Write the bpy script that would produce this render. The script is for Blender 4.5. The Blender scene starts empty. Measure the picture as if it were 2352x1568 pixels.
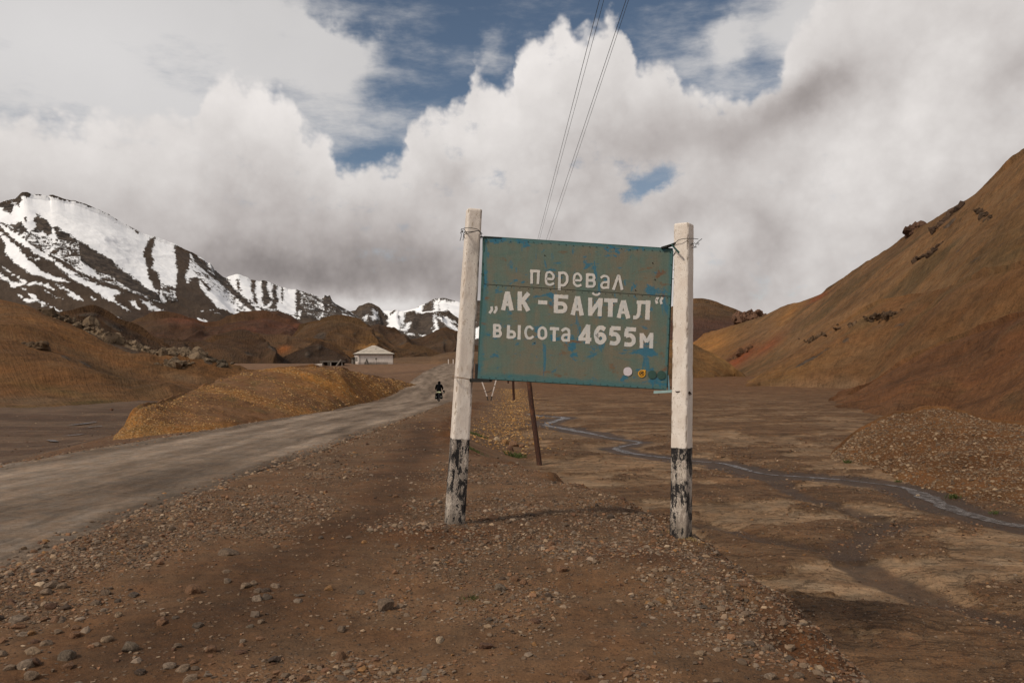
import bpy, math, random
import numpy as np
from mathutils import Vector, Matrix
R = math.radians
random.seed(7); rng = np.random.default_rng(11)
scene = bpy.context.scene
COL = scene.collection

# ------------------------------------------------------------------ camera
F = 1900.0; CX, CY = 1176.0, 784.0; PITCH = math.atan(36/1900)
CAMZ = 1.6
cam_d = bpy.data.cameras.new('camera'); cam = bpy.data.objects.new('camera', cam_d); COL.objects.link(cam)
cam_d.sensor_width = 36; cam_d.lens = 36*F/2352; cam_d.clip_start = .05; cam_d.clip_end = 20000
cam.location = (0, 0, CAMZ); cam.rotation_euler = (math.pi/2+PITCH, 0, 0)
scene.camera = cam
scene.view_settings.view_transform = 'Standard'; scene.view_settings.look = 'None'
scene.view_settings.exposure = 0; scene.view_settings.gamma = 1
scene.view_settings.use_curve_mapping = False

def ray(px, py):
    a = (px-CX)/F; b = (CY-py)/F
    c, s = math.cos(PITCH), math.sin(PITCH)
    return a, c-b*s, s+b*c                      # x, y, z (y not normalised)
def point(px, py, D):                           # photo pixel (2352 wide) at depth D metres
    a, y, z = ray(px, py)
    return np.stack([a/y*D, D+0*px, CAMZ+z/y*D], -1)
def azel(px, py):
    a, y, z = ray(px, py)
    return math.atan2(a, y), math.atan2(z, math.hypot(a, y))

# ------------------------------------------------------------------ node helper
class G:
    def __init__(s, tree): s.t = tree; s.n = tree.nodes; s.l = tree.links
    def new(s, typ, **kw):
        n = s.n.new(typ)
        for k, v in kw.items(): setattr(n, k, v)
        return n
    def put(s, sock, v):
        if isinstance(v, bpy.types.NodeSocket): s.l.new(v, sock)
        elif v is not None:
            if sock.type == 'RGBA' and isinstance(v, (tuple, list)) and len(v) == 3: v = (*v, 1)
            sock.default_value = v
    def m(s, op, a, b=None, c=None, clamp=False):
        n = s.new('ShaderNodeMath', operation=op, use_clamp=clamp)
        s.put(n.inputs[0], a); s.put(n.inputs[1], b); s.put(n.inputs[2], c); return n.outputs[0]
    def v(s, op, a, b=None, c=None):
        n = s.new('ShaderNodeVectorMath', operation=op)
        s.put(n.inputs[0], a); s.put(n.inputs[1], b)
        if c is not None: s.put(n.inputs[2 if op == 'MULTIPLY_ADD' else 3], c)
        return n.outputs['Value'] if op in ('DOT_PRODUCT', 'LENGTH', 'DISTANCE') else n.outputs[0]
    def mix(s, f, a, b, blend='MIX'):
        n = s.new('ShaderNodeMix', data_type='RGBA', blend_type=blend)
        s.put(n.inputs[0], f); s.put(n.inputs[6], a); s.put(n.inputs[7], b); return n.outputs[2]
    def noise(s, vec, scale, detail=4, rough=.55, dist=0, col=False, lac=2.0):
        n = s.new('ShaderNodeTexNoise'); s.put(n.inputs['Vector'], vec); s.put(n.inputs['Scale'], scale)
        n.inputs['Detail'].default_value = detail; n.inputs['Roughness'].default_value = rough
        n.inputs['Distortion'].default_value = dist; n.inputs['Lacunarity'].default_value = lac
        return n.outputs['Color' if col else 'Fac']
    def voro(s, vec, scale, out='Distance', feature='F1', detail=0, rand=1, rough=.5, smooth=.5):
        n = s.new('ShaderNodeTexVoronoi', feature=feature); s.put(n.inputs['Vector'], vec); s.put(n.inputs['Scale'], scale)
        n.inputs['Detail'].default_value = detail; n.inputs['Randomness'].default_value = rand
        n.inputs['Roughness'].default_value = rough
        if feature == 'SMOOTH_F1': n.inputs['Smoothness'].default_value = smooth
        return n.outputs[out]
    def ss(s, x, a, b, c=0., d=1.):                 # smoothstep map
        n = s.new('ShaderNodeMapRange', interpolation_type='SMOOTHSTEP'); s.put(n.inputs[0], x)
        for i, q in enumerate((a, b, c, d)): s.put(n.inputs[i+1], q)
        return n.outputs[0]
    def lin(s, x, a, b, c=0., d=1.):
        n = s.new('ShaderNodeMapRange'); s.put(n.inputs[0], x)
        for i, q in enumerate((a, b, c, d)): s.put(n.inputs[i+1], q)
        return n.outputs[0]
    def map(s, vec, sc=(1, 1, 1), loc=(0, 0, 0), rot=(0, 0, 0)):
        n = s.new('ShaderNodeMapping'); s.put(n.inputs[0], vec)
        n.inputs['Scale'].default_value = sc; n.inputs['Location'].default_value = loc; n.inputs['Rotation'].default_value = rot
        return n.outputs[0]
    def attr(s, name, out='Fac'): return s.new('ShaderNodeAttribute', attribute_name=name).outputs[out]
    def coord(s, which='Object'): return s.new('ShaderNodeTexCoord').outputs[which]
    def bump(s, h, strength=.5, dist=.02, normal=None):
        n = s.new('ShaderNodeBump'); s.put(n.inputs['Height'], h); n.inputs['Strength'].default_value = strength
        n.inputs['Distance'].default_value = dist
        if normal is not None: s.put(n.inputs['Normal'], normal)
        return n.outputs[0]
    def scale(s, col, f): return s.v('MULTIPLY', col, s.comb(f, f, f))
    def comb(s, a, b, c):
        n = s.new('ShaderNodeCombineXYZ'); s.put(n.inputs[0], a); s.put(n.inputs[1], b); s.put(n.inputs[2], c); return n.outputs[0]
    def sep(s, v):
        n = s.new('ShaderNodeSeparateXYZ'); s.put(n.inputs[0], v); return n.outputs

def material(name, rough=.9, spec=.2, metal=0):
    m = bpy.data.materials.new(name); m.use_nodes = True
    g = G(m.node_tree); b = m.node_tree.nodes['Principled BSDF']
    b.inputs['Roughness'].default_value = rough; b.inputs['Specular IOR Level'].default_value = spec
    b.inputs['Metallic'].default_value = metal
    return m, g, b

# ------------------------------------------------------------------ sky
SUN_EL, SUN_AZ = 42, 234                         # azimuth clockwise from +Y
world = bpy.data.worlds.new('World'); scene.world = world; world.use_nodes = True
g = G(world.node_tree); bg = world.node_tree.nodes['Background']
bg.inputs['Strength'].default_value = .1
sky = g.new('ShaderNodeTexSky', sky_type='NISHITA'); sky.sun_disc = False
sky.sun_elevation = R(SUN_EL); sky.sun_rotation = R(SUN_AZ); sky.altitude = 4600; sky.air_density = 1.3; sky.dust_density = .6
D0 = g.coord('Generated')
w1 = g.v('SUBTRACT', g.noise(D0, 5.5, 6, .6, col=True), (.5, .5, .5))
w2 = g.v('SUBTRACT', g.noise(D0, 24, 5, .65, col=True), (.5, .5, .5))
D1 = g.v('MULTIPLY_ADD', w1, (.085,)*3, D0)
D1 = g.v('MULTIPLY_ADD', w2, (.017,)*3, D1)
def ang(vec):
    x, y, z = g.sep(g.v('NORMALIZE', vec))
    return g.m('ARCTAN2', x, y), g.m('ARCSINE', z)
az, el = ang(D1); P2 = g.comb(az, el, 0.)
azs, els = ang(g.v('MULTIPLY_ADD', w1, (.16,)*3, D0)); P3 = g.comb(azs, els, 0.)
def blobs(items, P):
    acc = None
    for px, py, sx, sy, amp, rot in items:
        a, e = azel(px, py)
        n = g.new('ShaderNodeVectorRotate', rotation_type='Z_AXIS'); g.put(n.inputs['Vector'], P)
        n.inputs['Center'].default_value = (a, e, 0); n.inputs['Angle'].default_value = R(-rot)
        q = g.v('SUBTRACT', n.outputs[0], (a, e, 0))
        q = g.v('MULTIPLY', q, (F/sx, F/sy, 1))
        d = g.v('DOT_PRODUCT', q, q)
        t = g.m('POWER', math.e, g.m('MULTIPLY', d, -1.))
        acc = g.m('MULTIPLY_ADD', t, amp, acc if acc is not None else 0.)
    return acc
# top of the cumulus as elevation over azimuth
top = [(-60, 260), (60, 235), (150, 250), (250, 250), (330, 240), (390, 228), (440, 215), (462, 160), (490, 125), (520, 115), (548, 125), (572, 150), (620, 172),
       (660, 195), (682, 215), (698, 262), (740, 285), (762, 325), (776, 348), (800, 345), (822, 350), (840, 318), (868, 322), (905, 312), (930, 285),
       (940, 240), (965, 210), (1012, 192), (1032, 165), (1062, 145), (1082, 92), (1110, 112), (1150, 130), (1178, 112), (1190, 50), (1240, 30),
       (1290, 5), (1310, 8), (1330, 45), (1385, 40), (1400, 22), (1428, 60), (1435, 115), (1460, 130), (1500, 110), (1530, 130), (1560, 175),
       (1600, 190), (1660, 178), (1720, 182), (1765, 140), (1800, 110), (1840, 40), (1900, -60), (2400, -400)]
fc = g.new('ShaderNodeFloatCurve'); cv = fc.mapping.curves[0]
AZR, ELR = R(45), R(45)
pts = [(.5+azel(x, y)[0]/(2*AZR), azel(x, y)[1]/ELR) for x, y in top]
pts = [(0, pts[0][1])] + pts + [(1, min(1, pts[-1][1]))]
pts = [(x, min(.98, y)) for x, y in pts if x <= 1]
cv.points[0].location = pts[0]; cv.points[1].location = pts[-1]
for p_ in pts[1:-1]: cv.points.new(*p_)
for p_ in cv.points: p_.handle_type = 'VECTOR'
fc.mapping.update()
g.put(fc.inputs['Value'], g.m('MULTIPLY_ADD', az, 1/(2*AZR), .5, clamp=True))
h = g.m('MULTIPLY', fc.outputs[0], ELR)
bil = g.voro(D0, 22, feature='SMOOTH_F1', detail=3, rough=.6, smooth=.4)
fine = g.noise(D0, 38, 7, .62)
edge = g.m('ADD', g.m('SUBTRACT', h, el), g.m('MULTIPLY', g.m('SUBTRACT', .45, bil), .028))
edge = g.m('ADD', edge, g.m('MULTIPLY', g.m('SUBTRACT', fine, .5), .016))
strk = g.noise(g.map(D0, (5, 5, 16), rot=(0, R(18), 0)), 1.3, 7, .62)
cum = g.ss(edge, -.006, .016)
hole = blobs([(1465, 440, 48, 42, 1.0, 25), (1520, 408, 36, 26, .8, 20), (1395, 325, 55, 40, .0, 0)], P2)
hole = g.ss(g.m('ADD', g.m('MULTIPLY_ADD', g.m('SUBTRACT', fine, .5), 1.6, hole), g.m('MULTIPLY', g.m('SUBTRACT', strk, .5), 2.2)), .22, 1.05)
cum = g.m('MULTIPLY', cum, g.m('SUBTRACT', 1., g.m('MULTIPLY', hole, .9)))
# high veil
veil = blobs([(60, 60, 520, 330, 1.25, 0), (640, 60, 260, 50, .55, -8), (760, 85, 150, 26, .5, -6), (600, 170, 200, 60, .35, 20), (800, 215, 150, 60, .5, -30), (730, 300, 90, 60, .4, 0),
              (1690, 95, 60, 30, .65, 35), (1560, 50, 130, 50, .2, 20), (1640, 190, 90, 40, .35, 15), (2350, 60, 420, 330, 1.3, 25), (1930, 30, 160, 140, .6, 30), (1130, 100, 40, 40, .4, 0),
              (1500, 150, 100, 60, .3, 0)], P3)
strk = g.noise(g.map(D0, (5, 5, 16), rot=(0, R(18), 0)), 1.3, 7, .62)
veil = g.m('ADD', veil, g.m('MULTIPLY', g.m('SUBTRACT', strk, .46), 2.0))
farcov = g.ss(g.m('ABSOLUTE', g.m('ARCTAN2', g.sep(D0)[0], g.sep(D0)[1])), R(36), R(60))
veil = g.m('ADD', veil, g.m('MULTIPLY', farcov, .7))
veil = g.m('MULTIPLY', g.ss(veil, .12, 1.05), .93)
# brightness inside the clouds
br = blobs([(200, 320, 330, 150, .06, 0), (170, 245, 260, 50, -.10, 0), (560, 240, 90, 110, .05, 0), (300, 560, 520, 130, -.08, -5), (420, 660, 420, 90, -.14, -8), (640, 300, 160, 110, .06, 0), (600, 560, 260, 110, -.05, 0), (760, 630, 320, 60, -.24, -3), (990, 600, 230, 75, -.16, -12),
            (840, 700, 150, 24, .26, -6), (960, 690, 90, 26, .08, 0), (860, 490, 160, 60, -.05, 0), (1015, 395, 60, 60, -.17, 20), (1260, 200, 170, 160, .10, 0), (1100, 330, 150, 130, .07, 0), (1290, 460, 130, 130, -.07, 0),
            (1480, 300, 200, 70, -.05, 0), (1570, 320, 160, 55, -.16, 8), (1750, 270, 130, 45, -.22, 25), (1870, 215, 110, 50, -.22, 20), (1740, 520, 55, 80, -.20, 10), (1700, 620, 110, 50, -.13, 15), (1650, 680, 150, 40, -.10, 0),
            (1980, 430, 330, 150, .10, 25), (1950, 620, 260, 70, -.02, 20), (2130, 530, 180, 60, -.09, 35), (2150, 200, 240, 130, .05, 25), (2330, 150, 60, 50, -.14, 0), (1560, 480, 50, 40, -.07, 0), (1500, 520, 140, 60, -.08, 0)], P2)
mid = g.m('SUBTRACT', g.noise(g.v('MULTIPLY_ADD', w2, (.02,)*3, D0), 7.5, 7, .56), .5)
mid2 = g.m('SUBTRACT', g.noise(g.v('ADD', g.v('MULTIPLY_ADD', w2, (.02,)*3, D0), (.014, 0, -.022)), 7.5, 7, .56), .5)
relief = g.m('SUBTRACT', mid, mid2)
val = g.m('MULTIPLY_ADD', br, .84, .665)
val = g.m('MULTIPLY_ADD', mid, .15, val)
val = g.m('MULTIPLY_ADD', relief, .22, val)
val = g.m('MULTIPLY_ADD', g.m('SUBTRACT', .42, bil), .085, val)
rim = g.m('SUBTRACT', 1., g.ss(edge, .0, .10))
val = g.m('MULTIPLY_ADD', rim, .12, val)
val = g.m('MAXIMUM', val, .12)
cc = g.mix(g.ss(val, .25, .75), (.985, .885, .855), (1.0, .95, .92))
cloudc = g.v('MULTIPLY', cc, g.comb(g.m('MULTIPLY', val, 10.), g.m('MULTIPLY', val, 10.), g.m('MULTIPLY', val, 10.)))
veilv = g.m('MULTIPLY_ADD', mid, 1.0, 6.6)
veilv = g.m('ADD', veilv, g.m('MULTIPLY', blobs([(2150, 150, 330, 160, .9, 20), (130, 120, 380, 190, .75, 0)], P3), 1.))
veilc = g.v('MULTIPLY', (.985, .955, .94), g.comb(veilv, veilv, veilv))
blue = g.v('MULTIPLY', sky.outputs[0], (.84, .77, .68))
c = g.mix(veil, blue, veilc)
c = g.mix(cum, c, cloudc)
g.l.new(c, bg.inputs['Color'])

sun_d = bpy.data.lights.new('sun', 'SUN'); sun = bpy.data.objects.new('sun', sun_d); COL.objects.link(sun)
sun_d.energy = 2.7; sun_d.angle = R(9); sun_d.color = (1, .90, .77)
sv = Vector((math.sin(R(SUN_AZ))*math.cos(R(SUN_EL)), math.cos(R(SUN_AZ))*math.cos(R(SUN_EL)), math.sin(R(SUN_EL))))
sun.rotation_euler = (-sv).to_track_quat('-Z', 'Y').to_euler()
scene.cycles.max_bounces = 4; scene.cycles.diffuse_bounces = 2; scene.cycles.glossy_bounces = 2; scene.cycles.caustics_reflective = False
world.cycles.sampling_method = 'MANUAL'; world.cycles.sample_map_resolution = 512

# ------------------------------------------------------------------ numpy noise
def _h(ix, iy, iz, seed):
    n = (ix*374761393 + iy*668265263 + iz*2147483647 + seed*1274126177) & 0xffffffff
    n = ((n ^ (n >> 13))*1274126177) & 0xffffffff
    n = n ^ (n >> 16)
    return (n & 0xffff)/32767.5-1.
def vnoise(P, seed=0):
    P = np.asarray(P, float); i = np.floor(P).astype(np.int64); f = P-i; u = f*f*f*(f*(f*6-15)+10)
    r = 0
    for dx in (0, 1):
        for dy in (0, 1):
            for dz in (0, 1):
                w = (u[..., 0] if dx else 1-u[..., 0])*(u[..., 1] if dy else 1-u[..., 1])*(u[..., 2] if dz else 1-u[..., 2])
                r = r + w*_h(i[..., 0]+dx, i[..., 1]+dy, i[..., 2]+dz, seed)
    return r
def fbm(P, octv=5, seed=0, gain=.5, lac=2.03, ridged=False):
    P = np.asarray(P, float); r = 0; a = 1; s = 0
    for o in range(octv):
        n = vnoise(P, seed+o*17)
        if ridged: n = 1-2*np.abs(n)
        r = r+a*n; s += a; a *= gain; P = P*lac+3.7
    return r/s
def P2d(x, y, s=1.): return np.stack([x*s, y*s, 0*x], -1)
def sstep(t): t = np.clip(t, 0, 1); return t*t*(3-2*t)

# ------------------------------------------------------------------ shape of the ground
def road_x(y): return np.interp(y, [-50, 0, 75, 95, 110, 150, 250, 330, 600], [-7.25, -7.75, -8.5, -9.4, -10.5, -12.6, -17.5, -22, -40])
def road_z(y): return np.interp(y, [-60, 0, 60, 75, 90, 110, 150, 200, 250, 300, 360, 600], [1.6, -.2, -2.0, -2.4, -2.5, -2.25, -1.35, -.95, -.7, -.6, -3, -12])
HW = 2.93
def zbase(x, y):
    xc = road_x(y); zr = road_z(y)
    zp = np.interp(y, [-60, 0, 8.5, 12, 20, 30, 66, 100, 150, 250, 300, 400], [0, 0, 0, -.13, -.5, -.85, -1.75, -1.95, -1.1, -.45, -.4, -5])
    xr = np.interp(y, [-50, 0, 3, 5, 7.2, 9.5, 12, 16, 21, 30, 66, 150, 250], [3, 1.9, 1.8, 1.68, 1.62, 1.2, .4, -.8, -2, -2.8, -3.9, -8, -13])
    xf = np.interp(y, [-50, 0, 5, 8, 12, 18, 21, 26, 38, 46, 67, 100, 150, 250], [6, 4, 3.1, 3.0, 2.2, 1.3, .9, .5, .3, 1.1, 1.4, 1, -2, -6])
    zv = -1.3-.008*np.clip(y, -50, 330)-np.clip(y-330, 0, 1e9)*.02
    zL = np.interp(y, [-60, 0, 95, 130, 188, 208, 225, 265, 340, 480, 6000], [-2, -2, -2, -2.2, -2.1, -.95, -.32, -.45, -3, -7, -60])
    zL = zL+.9*np.exp(-((x+13.5)/3.2)**2-((y-36)/13)**2)
    a = zr+(zp-zr)*sstep((x-(xc+HW))/1.3)
    r = a+(zv-a)*sstep((x-xr)/(xf-xr))**.9
    t = sstep((xc-HW-x)/np.interp(y, [0, 60, 120, 250], [5.2, 5.2, 14, 14]))
    r = np.where(x < xc-HW, zr+(zL-zr)*t, r)
    return r
def gdepth(px, py):
    D = np.geomspace(2.5, 1500, 1600); p = point(np.full_like(D, px), np.full_like(D, py), D)
    k = np.argmax(p[:, 2] < zbase(p[:, 0], p[:, 1]))
    return D[k] if k > 0 else 1500.
def pg(px, py):
    D = gdepth(px, py); return point(np.array(float(px)), float(py), D)
def polydist(x, y, pts):
    d = np.full(np.shape(x), 1e9)
    for (ax, ay), (bx, by) in zip(pts[:-1], pts[1:]):
        vx, vy = bx-ax, by-ay; L = vx*vx+vy*vy+1e-9
        t = np.clip(((x-ax)*vx+(y-ay)*vy)/L, 0, 1)
        d = np.minimum(d, np.hypot(x-ax-t*vx, y-ay-t*vy))
    return d
def gline(L): return [tuple(pg(*p)[:2]) for p in L]
stream_px = [(1205, 951), (1250, 953), (1292, 955), (1300, 957), (1262, 967), (1252, 973), (1290, 980), (1345, 990), (1400, 1001), (1475, 1012), (1440, 1018), (1410, 1026),
             (1450, 1037), (1540, 1048), (1590, 1053), (1660, 1059), (1700, 1069), (1760, 1084), (1900, 1093), (2000, 1102), (2070, 1111), (2110, 1128), (2200, 1165), (2300, 1192), (2420, 1212), (2700, 1250)]
STREAM = gline(stream_px)
CHAN = gline([(1640, 1085), (1770, 1097), (1850, 1142), (1955, 1170), (2050, 1205), (1990, 1235), (1948, 1256), (1950, 1290), (2030, 1330), (2160, 1380), (2352, 1430), (2600, 1500)])
CHAN2 = gline([(1620, 1200), (1760, 1240), (1900, 1262), (1950, 1262)])
TRACK = gline([(560, 1400), (640, 1300), (760, 1240), (860, 1180), (905, 1120), (950, 1040), (980, 970)])
TRACK2 = gline([(250, 1568), (420, 1440), (560, 1400)])
def terrace(x, y):
    wx = .5*fbm(P2d(x, y, .6), 4, 121); wy = .5*fbm(P2d(x, y, .6), 4, 122)
    n = fbm(np.stack([(x+wx)*.33+y*.10, (y+wy)*.62-x*.20, 0*x], -1), 6, 123, gain=.58)
    return sstep((n+.02)/.05)
def ground_fields(x, y):
    z = zbase(x, y); n0 = fbm(P2d(x, y, .35), 4, 3); r = np.hypot(x, y)
    xc = road_x(y)
    near = r < 90
    ds = np.full(x.shape, 99.); dc = ds.copy(); dt = ds.copy()
    ds[near] = polydist(x[near], y[near], STREAM)
    dc[near] = np.minimum(polydist(x[near], y[near], CHAN), polydist(x[near], y[near], CHAN2)*1.5)
    dt[near] = np.minimum(polydist(x[near], y[near], TRACK), polydist(x[near], y[near], TRACK2))
    xf = np.interp(y, [0, 5, 8, 12, 18, 21, 26, 38, 46, 67, 100], [4, 3.1, 3.0, 2.2, 1.3, .9, .5, .3, 1.1, 1.4, 1])
    val = sstep((x-xf+.5)/.8)                                     # valley floor
    road = (np.abs(x-xc) < HW+.3)
    wob = fbm(P2d(x, y, .8), 4, 9)
    bank = np.exp(-(np.maximum(0, ds-.4)/.8)**2)
    z = z-val*(.075*bank+.10*np.exp(-(dc/.45)**2))
    z = z+val*(.07*fbm(np.stack([x*.25+y*.05, y*.7, 0*x], -1), 5, 21)*np.clip(ds/2, 0, 1))
    ter = terrace(x, y); z = z+val*.045*ter*np.clip(ds/1.2-.3, 0, 1)
    zw = fbm(P2d(x, y, 1.3), 5, 31)
    off = sstep((np.abs(x-xc)-HW)/.6)
    z = z+(1-val)*off*(.035*zw+.05*n0)
    z = z+.07*np.exp(-(((x+.75)/.6)**2+((y-7.45)/.45)**2))+.05*np.exp(-(((x-1.52)/.3)**2+((y-7.3)/.3)**2))
    z = z+.06*np.exp(-(((x-.9)/.8)**2+((y-6.4)/.5)**2))*off
    # eroded lip of the embankment
    xr = np.interp(y, [0, 3, 5, 7.2, 9.5, 12, 16, 21, 30], [1.9, 1.8, 1.68, 1.62, 1.2, .4, -.8, -2, -2.8])
    lip = np.exp(-((x-xr-.45)/.45)**2)*(y < 60)
    z = z+lip*.20*fbm(P2d(x, y, 1.9), 5, 41)+lip*.06*fbm(P2d(x, y, 7.), 3, 43)-.10*np.exp(-((x-xr-.62)/.22)**2-((y-4.6)/1.1)**2)-.20*np.exp(-((x-xr-.02)/.17)**2-((y-4.85)/.33)**2)-.10*np.exp(-((x-xr+.05)/.13)**2-((y-5.6)/.22)**2)
    edge = sstep((x-xc-HW)/.5)*np.exp(-((x-xc-HW-.5)/.5)**2)
    z = z+edge*.04
    return z, dict(ter=ter, val=val, ds=ds, dc=dc, dt=dt, lip=lip, xc=xc, wob=wob, n0=n0, zw=zw)
def zg(x, y):
    x = np.atleast_1d(np.asarray(x, float)); y = np.atleast_1d(np.asarray(y, float))
    return ground_fields(x, y)[0]

# ------------------------------------------------------------------ object helpers
def tag(o, label=None, cat=None, group=None, kind=None):
    if label: o['label'] = label
    if cat: o['category'] = cat
    if group: o['group'] = group
    if kind: o['kind'] = kind
    return o
def link(o, parent=None):
    COL.objects.link(o)
    if parent is not None: o.parent = parent
    return o
def empty(name, loc=(0, 0, 0), rz=0, **kw):
    o = bpy.data.objects.new(name, None); link(o); o.location = loc; o.rotation_euler = (0, 0, rz); o.empty_display_size = .2
    return tag(o, **kw)
def fast_mesh(name, V, Fc, mat, smooth=True, n=4):
    V = np.asarray(V, np.float32).reshape(-1, 3); Fc = np.asarray(Fc, np.int32).reshape(-1, n)
    me = bpy.data.meshes.new(name); me.vertices.add(len(V)); me.vertices.foreach_set('co', V.ravel())
    me.loops.add(Fc.size); me.loops.foreach_set('vertex_index', Fc.ravel())
    me.polygons.add(len(Fc)); me.polygons.foreach_set('loop_start', np.arange(0, Fc.size, n, dtype=np.int32))
    me.polygons.foreach_set('use_smooth', np.full(len(Fc), smooth))
    me.update(calc_edges=True); me.validate()
    if mat: me.materials.append(mat)
    return me
def vattr(me, name, arr):
    arr = np.asarray(arr, np.float32)
    if arr.ndim > 1 and arr.shape[-1] == 3:
        a = me.attributes.new(name, 'FLOAT_COLOR', 'POINT'); c4 = np.ones((len(me.vertices), 4), np.float32); c4[:, :3] = arr.reshape(-1, 3)
        a.data.foreach_set('color', c4.ravel())
    else:
        a = me.attributes.new(name, 'FLOAT', 'POINT'); a.data.foreach_set('value', arr.ravel())
def grid_faces(nv, nu, wrap=False):
    i = np.arange(nv-1)[:, None]*nu; j = np.arange(nu if wrap else nu-1)[None, :]; j2 = (j+1) % nu
    return np.stack([i+j, i+j2, i+nu+j2, i+nu+j], -1).reshape(-1, 4)
def add_uv(me, U, V):
    uv = me.uv_layers.new(name='UVMap'); li = np.empty(len(me.loops), np.int32); me.loops.foreach_get('vertex_index', li)
    uv.data.foreach_set('uv', np.stack([U.ravel()[li], V.ravel()[li]], -1).astype(np.float32).ravel())
def mesh_obj(name, me, parent=None, **kw):
    o = bpy.data.objects.new(name, me); link(o, parent); return tag(o, **kw)
class MB:
    """collects simple shapes, builds one mesh"""
    def __init__(s): s.v = []; s.f = []
    def add(s, V, Fs):
        b = len(s.v); s.v += [tuple(map(float, v)) for v in V]; s.f += [tuple(i+b for i in f) for f in Fs]; return s
    def box(s, c, size, rot=None, taper=1.):
        x, y, z = [q/2 for q in size]; V = []
        for sz in (-1, 1):
            k = taper if sz > 0 else 1
            for sx, sy in ((-1, -1), (1, -1), (1, 1), (-1, 1)): V.append(Vector((sx*x*k, sy*y*k, sz*z)))
        if rot is not None: V = [rot @ v for v in V]
        V = [v+Vector(c) for v in V]
        return s.add(V, [(0, 3, 2, 1), (4, 5, 6, 7), (0, 1, 5, 4), (1, 2, 6, 5), (2, 3, 7, 6), (3, 0, 4, 7)])
    def bar(s, a, b, w, d=None):
        a, b = Vector(a), Vector(b); z = (b-a); L = z.length; rot = z.to_track_quat('Z', 'Y').to_matrix()
        return s.box((a+b)/2, (w, d or w, L), rot)
    def tube(s, pts, r, n=6, close=False):
        pts = [Vector(p) for p in pts]; rs = r if isinstance(r, (list, tuple)) else [r]*len(pts); m = len(pts)
        V = []; Fs = []; up = Vector((0, 0, 1))
        for i, p in enumerate(pts):
            if close: t = (pts[(i+1) % m]-pts[i-1])
            else: t = pts[min(i+1, m-1)]-pts[max(i-1, 0)]
            t.normalize(); a = t.cross(up)
            if a.length < .05: a = t.cross(Vector((1, 0, 0)))
            a.normalize(); b = a.cross(t)
            for k in range(n):
                q = 2*math.pi*k/n; V.append(p+a*math.cos(q)*rs[i]+b*math.sin(q)*rs[i])
        for i in range(m if close else m-1):
            for k in range(n):
                i2 = (i+1) % m; Fs.append((i*n+k, i*n+(k+1) % n, i2*n+(k+1) % n, i2*n+k))
        if not close: Fs += [tuple(range(n)), tuple(reversed(range((m-1)*n, m*n)))]
        return s.add(V, Fs)
    def build(s, name, mat, parent=None, smooth=False, **kw):
        me = bpy.data.meshes.new(name); me.from_pydata(s.v, [], s.f); me.materials.append(mat)
        if smooth: me.polygons.foreach_set('use_smooth', [True]*len(me.polygons))
        me.update(); return mesh_obj(name, me, parent, **kw)
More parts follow.
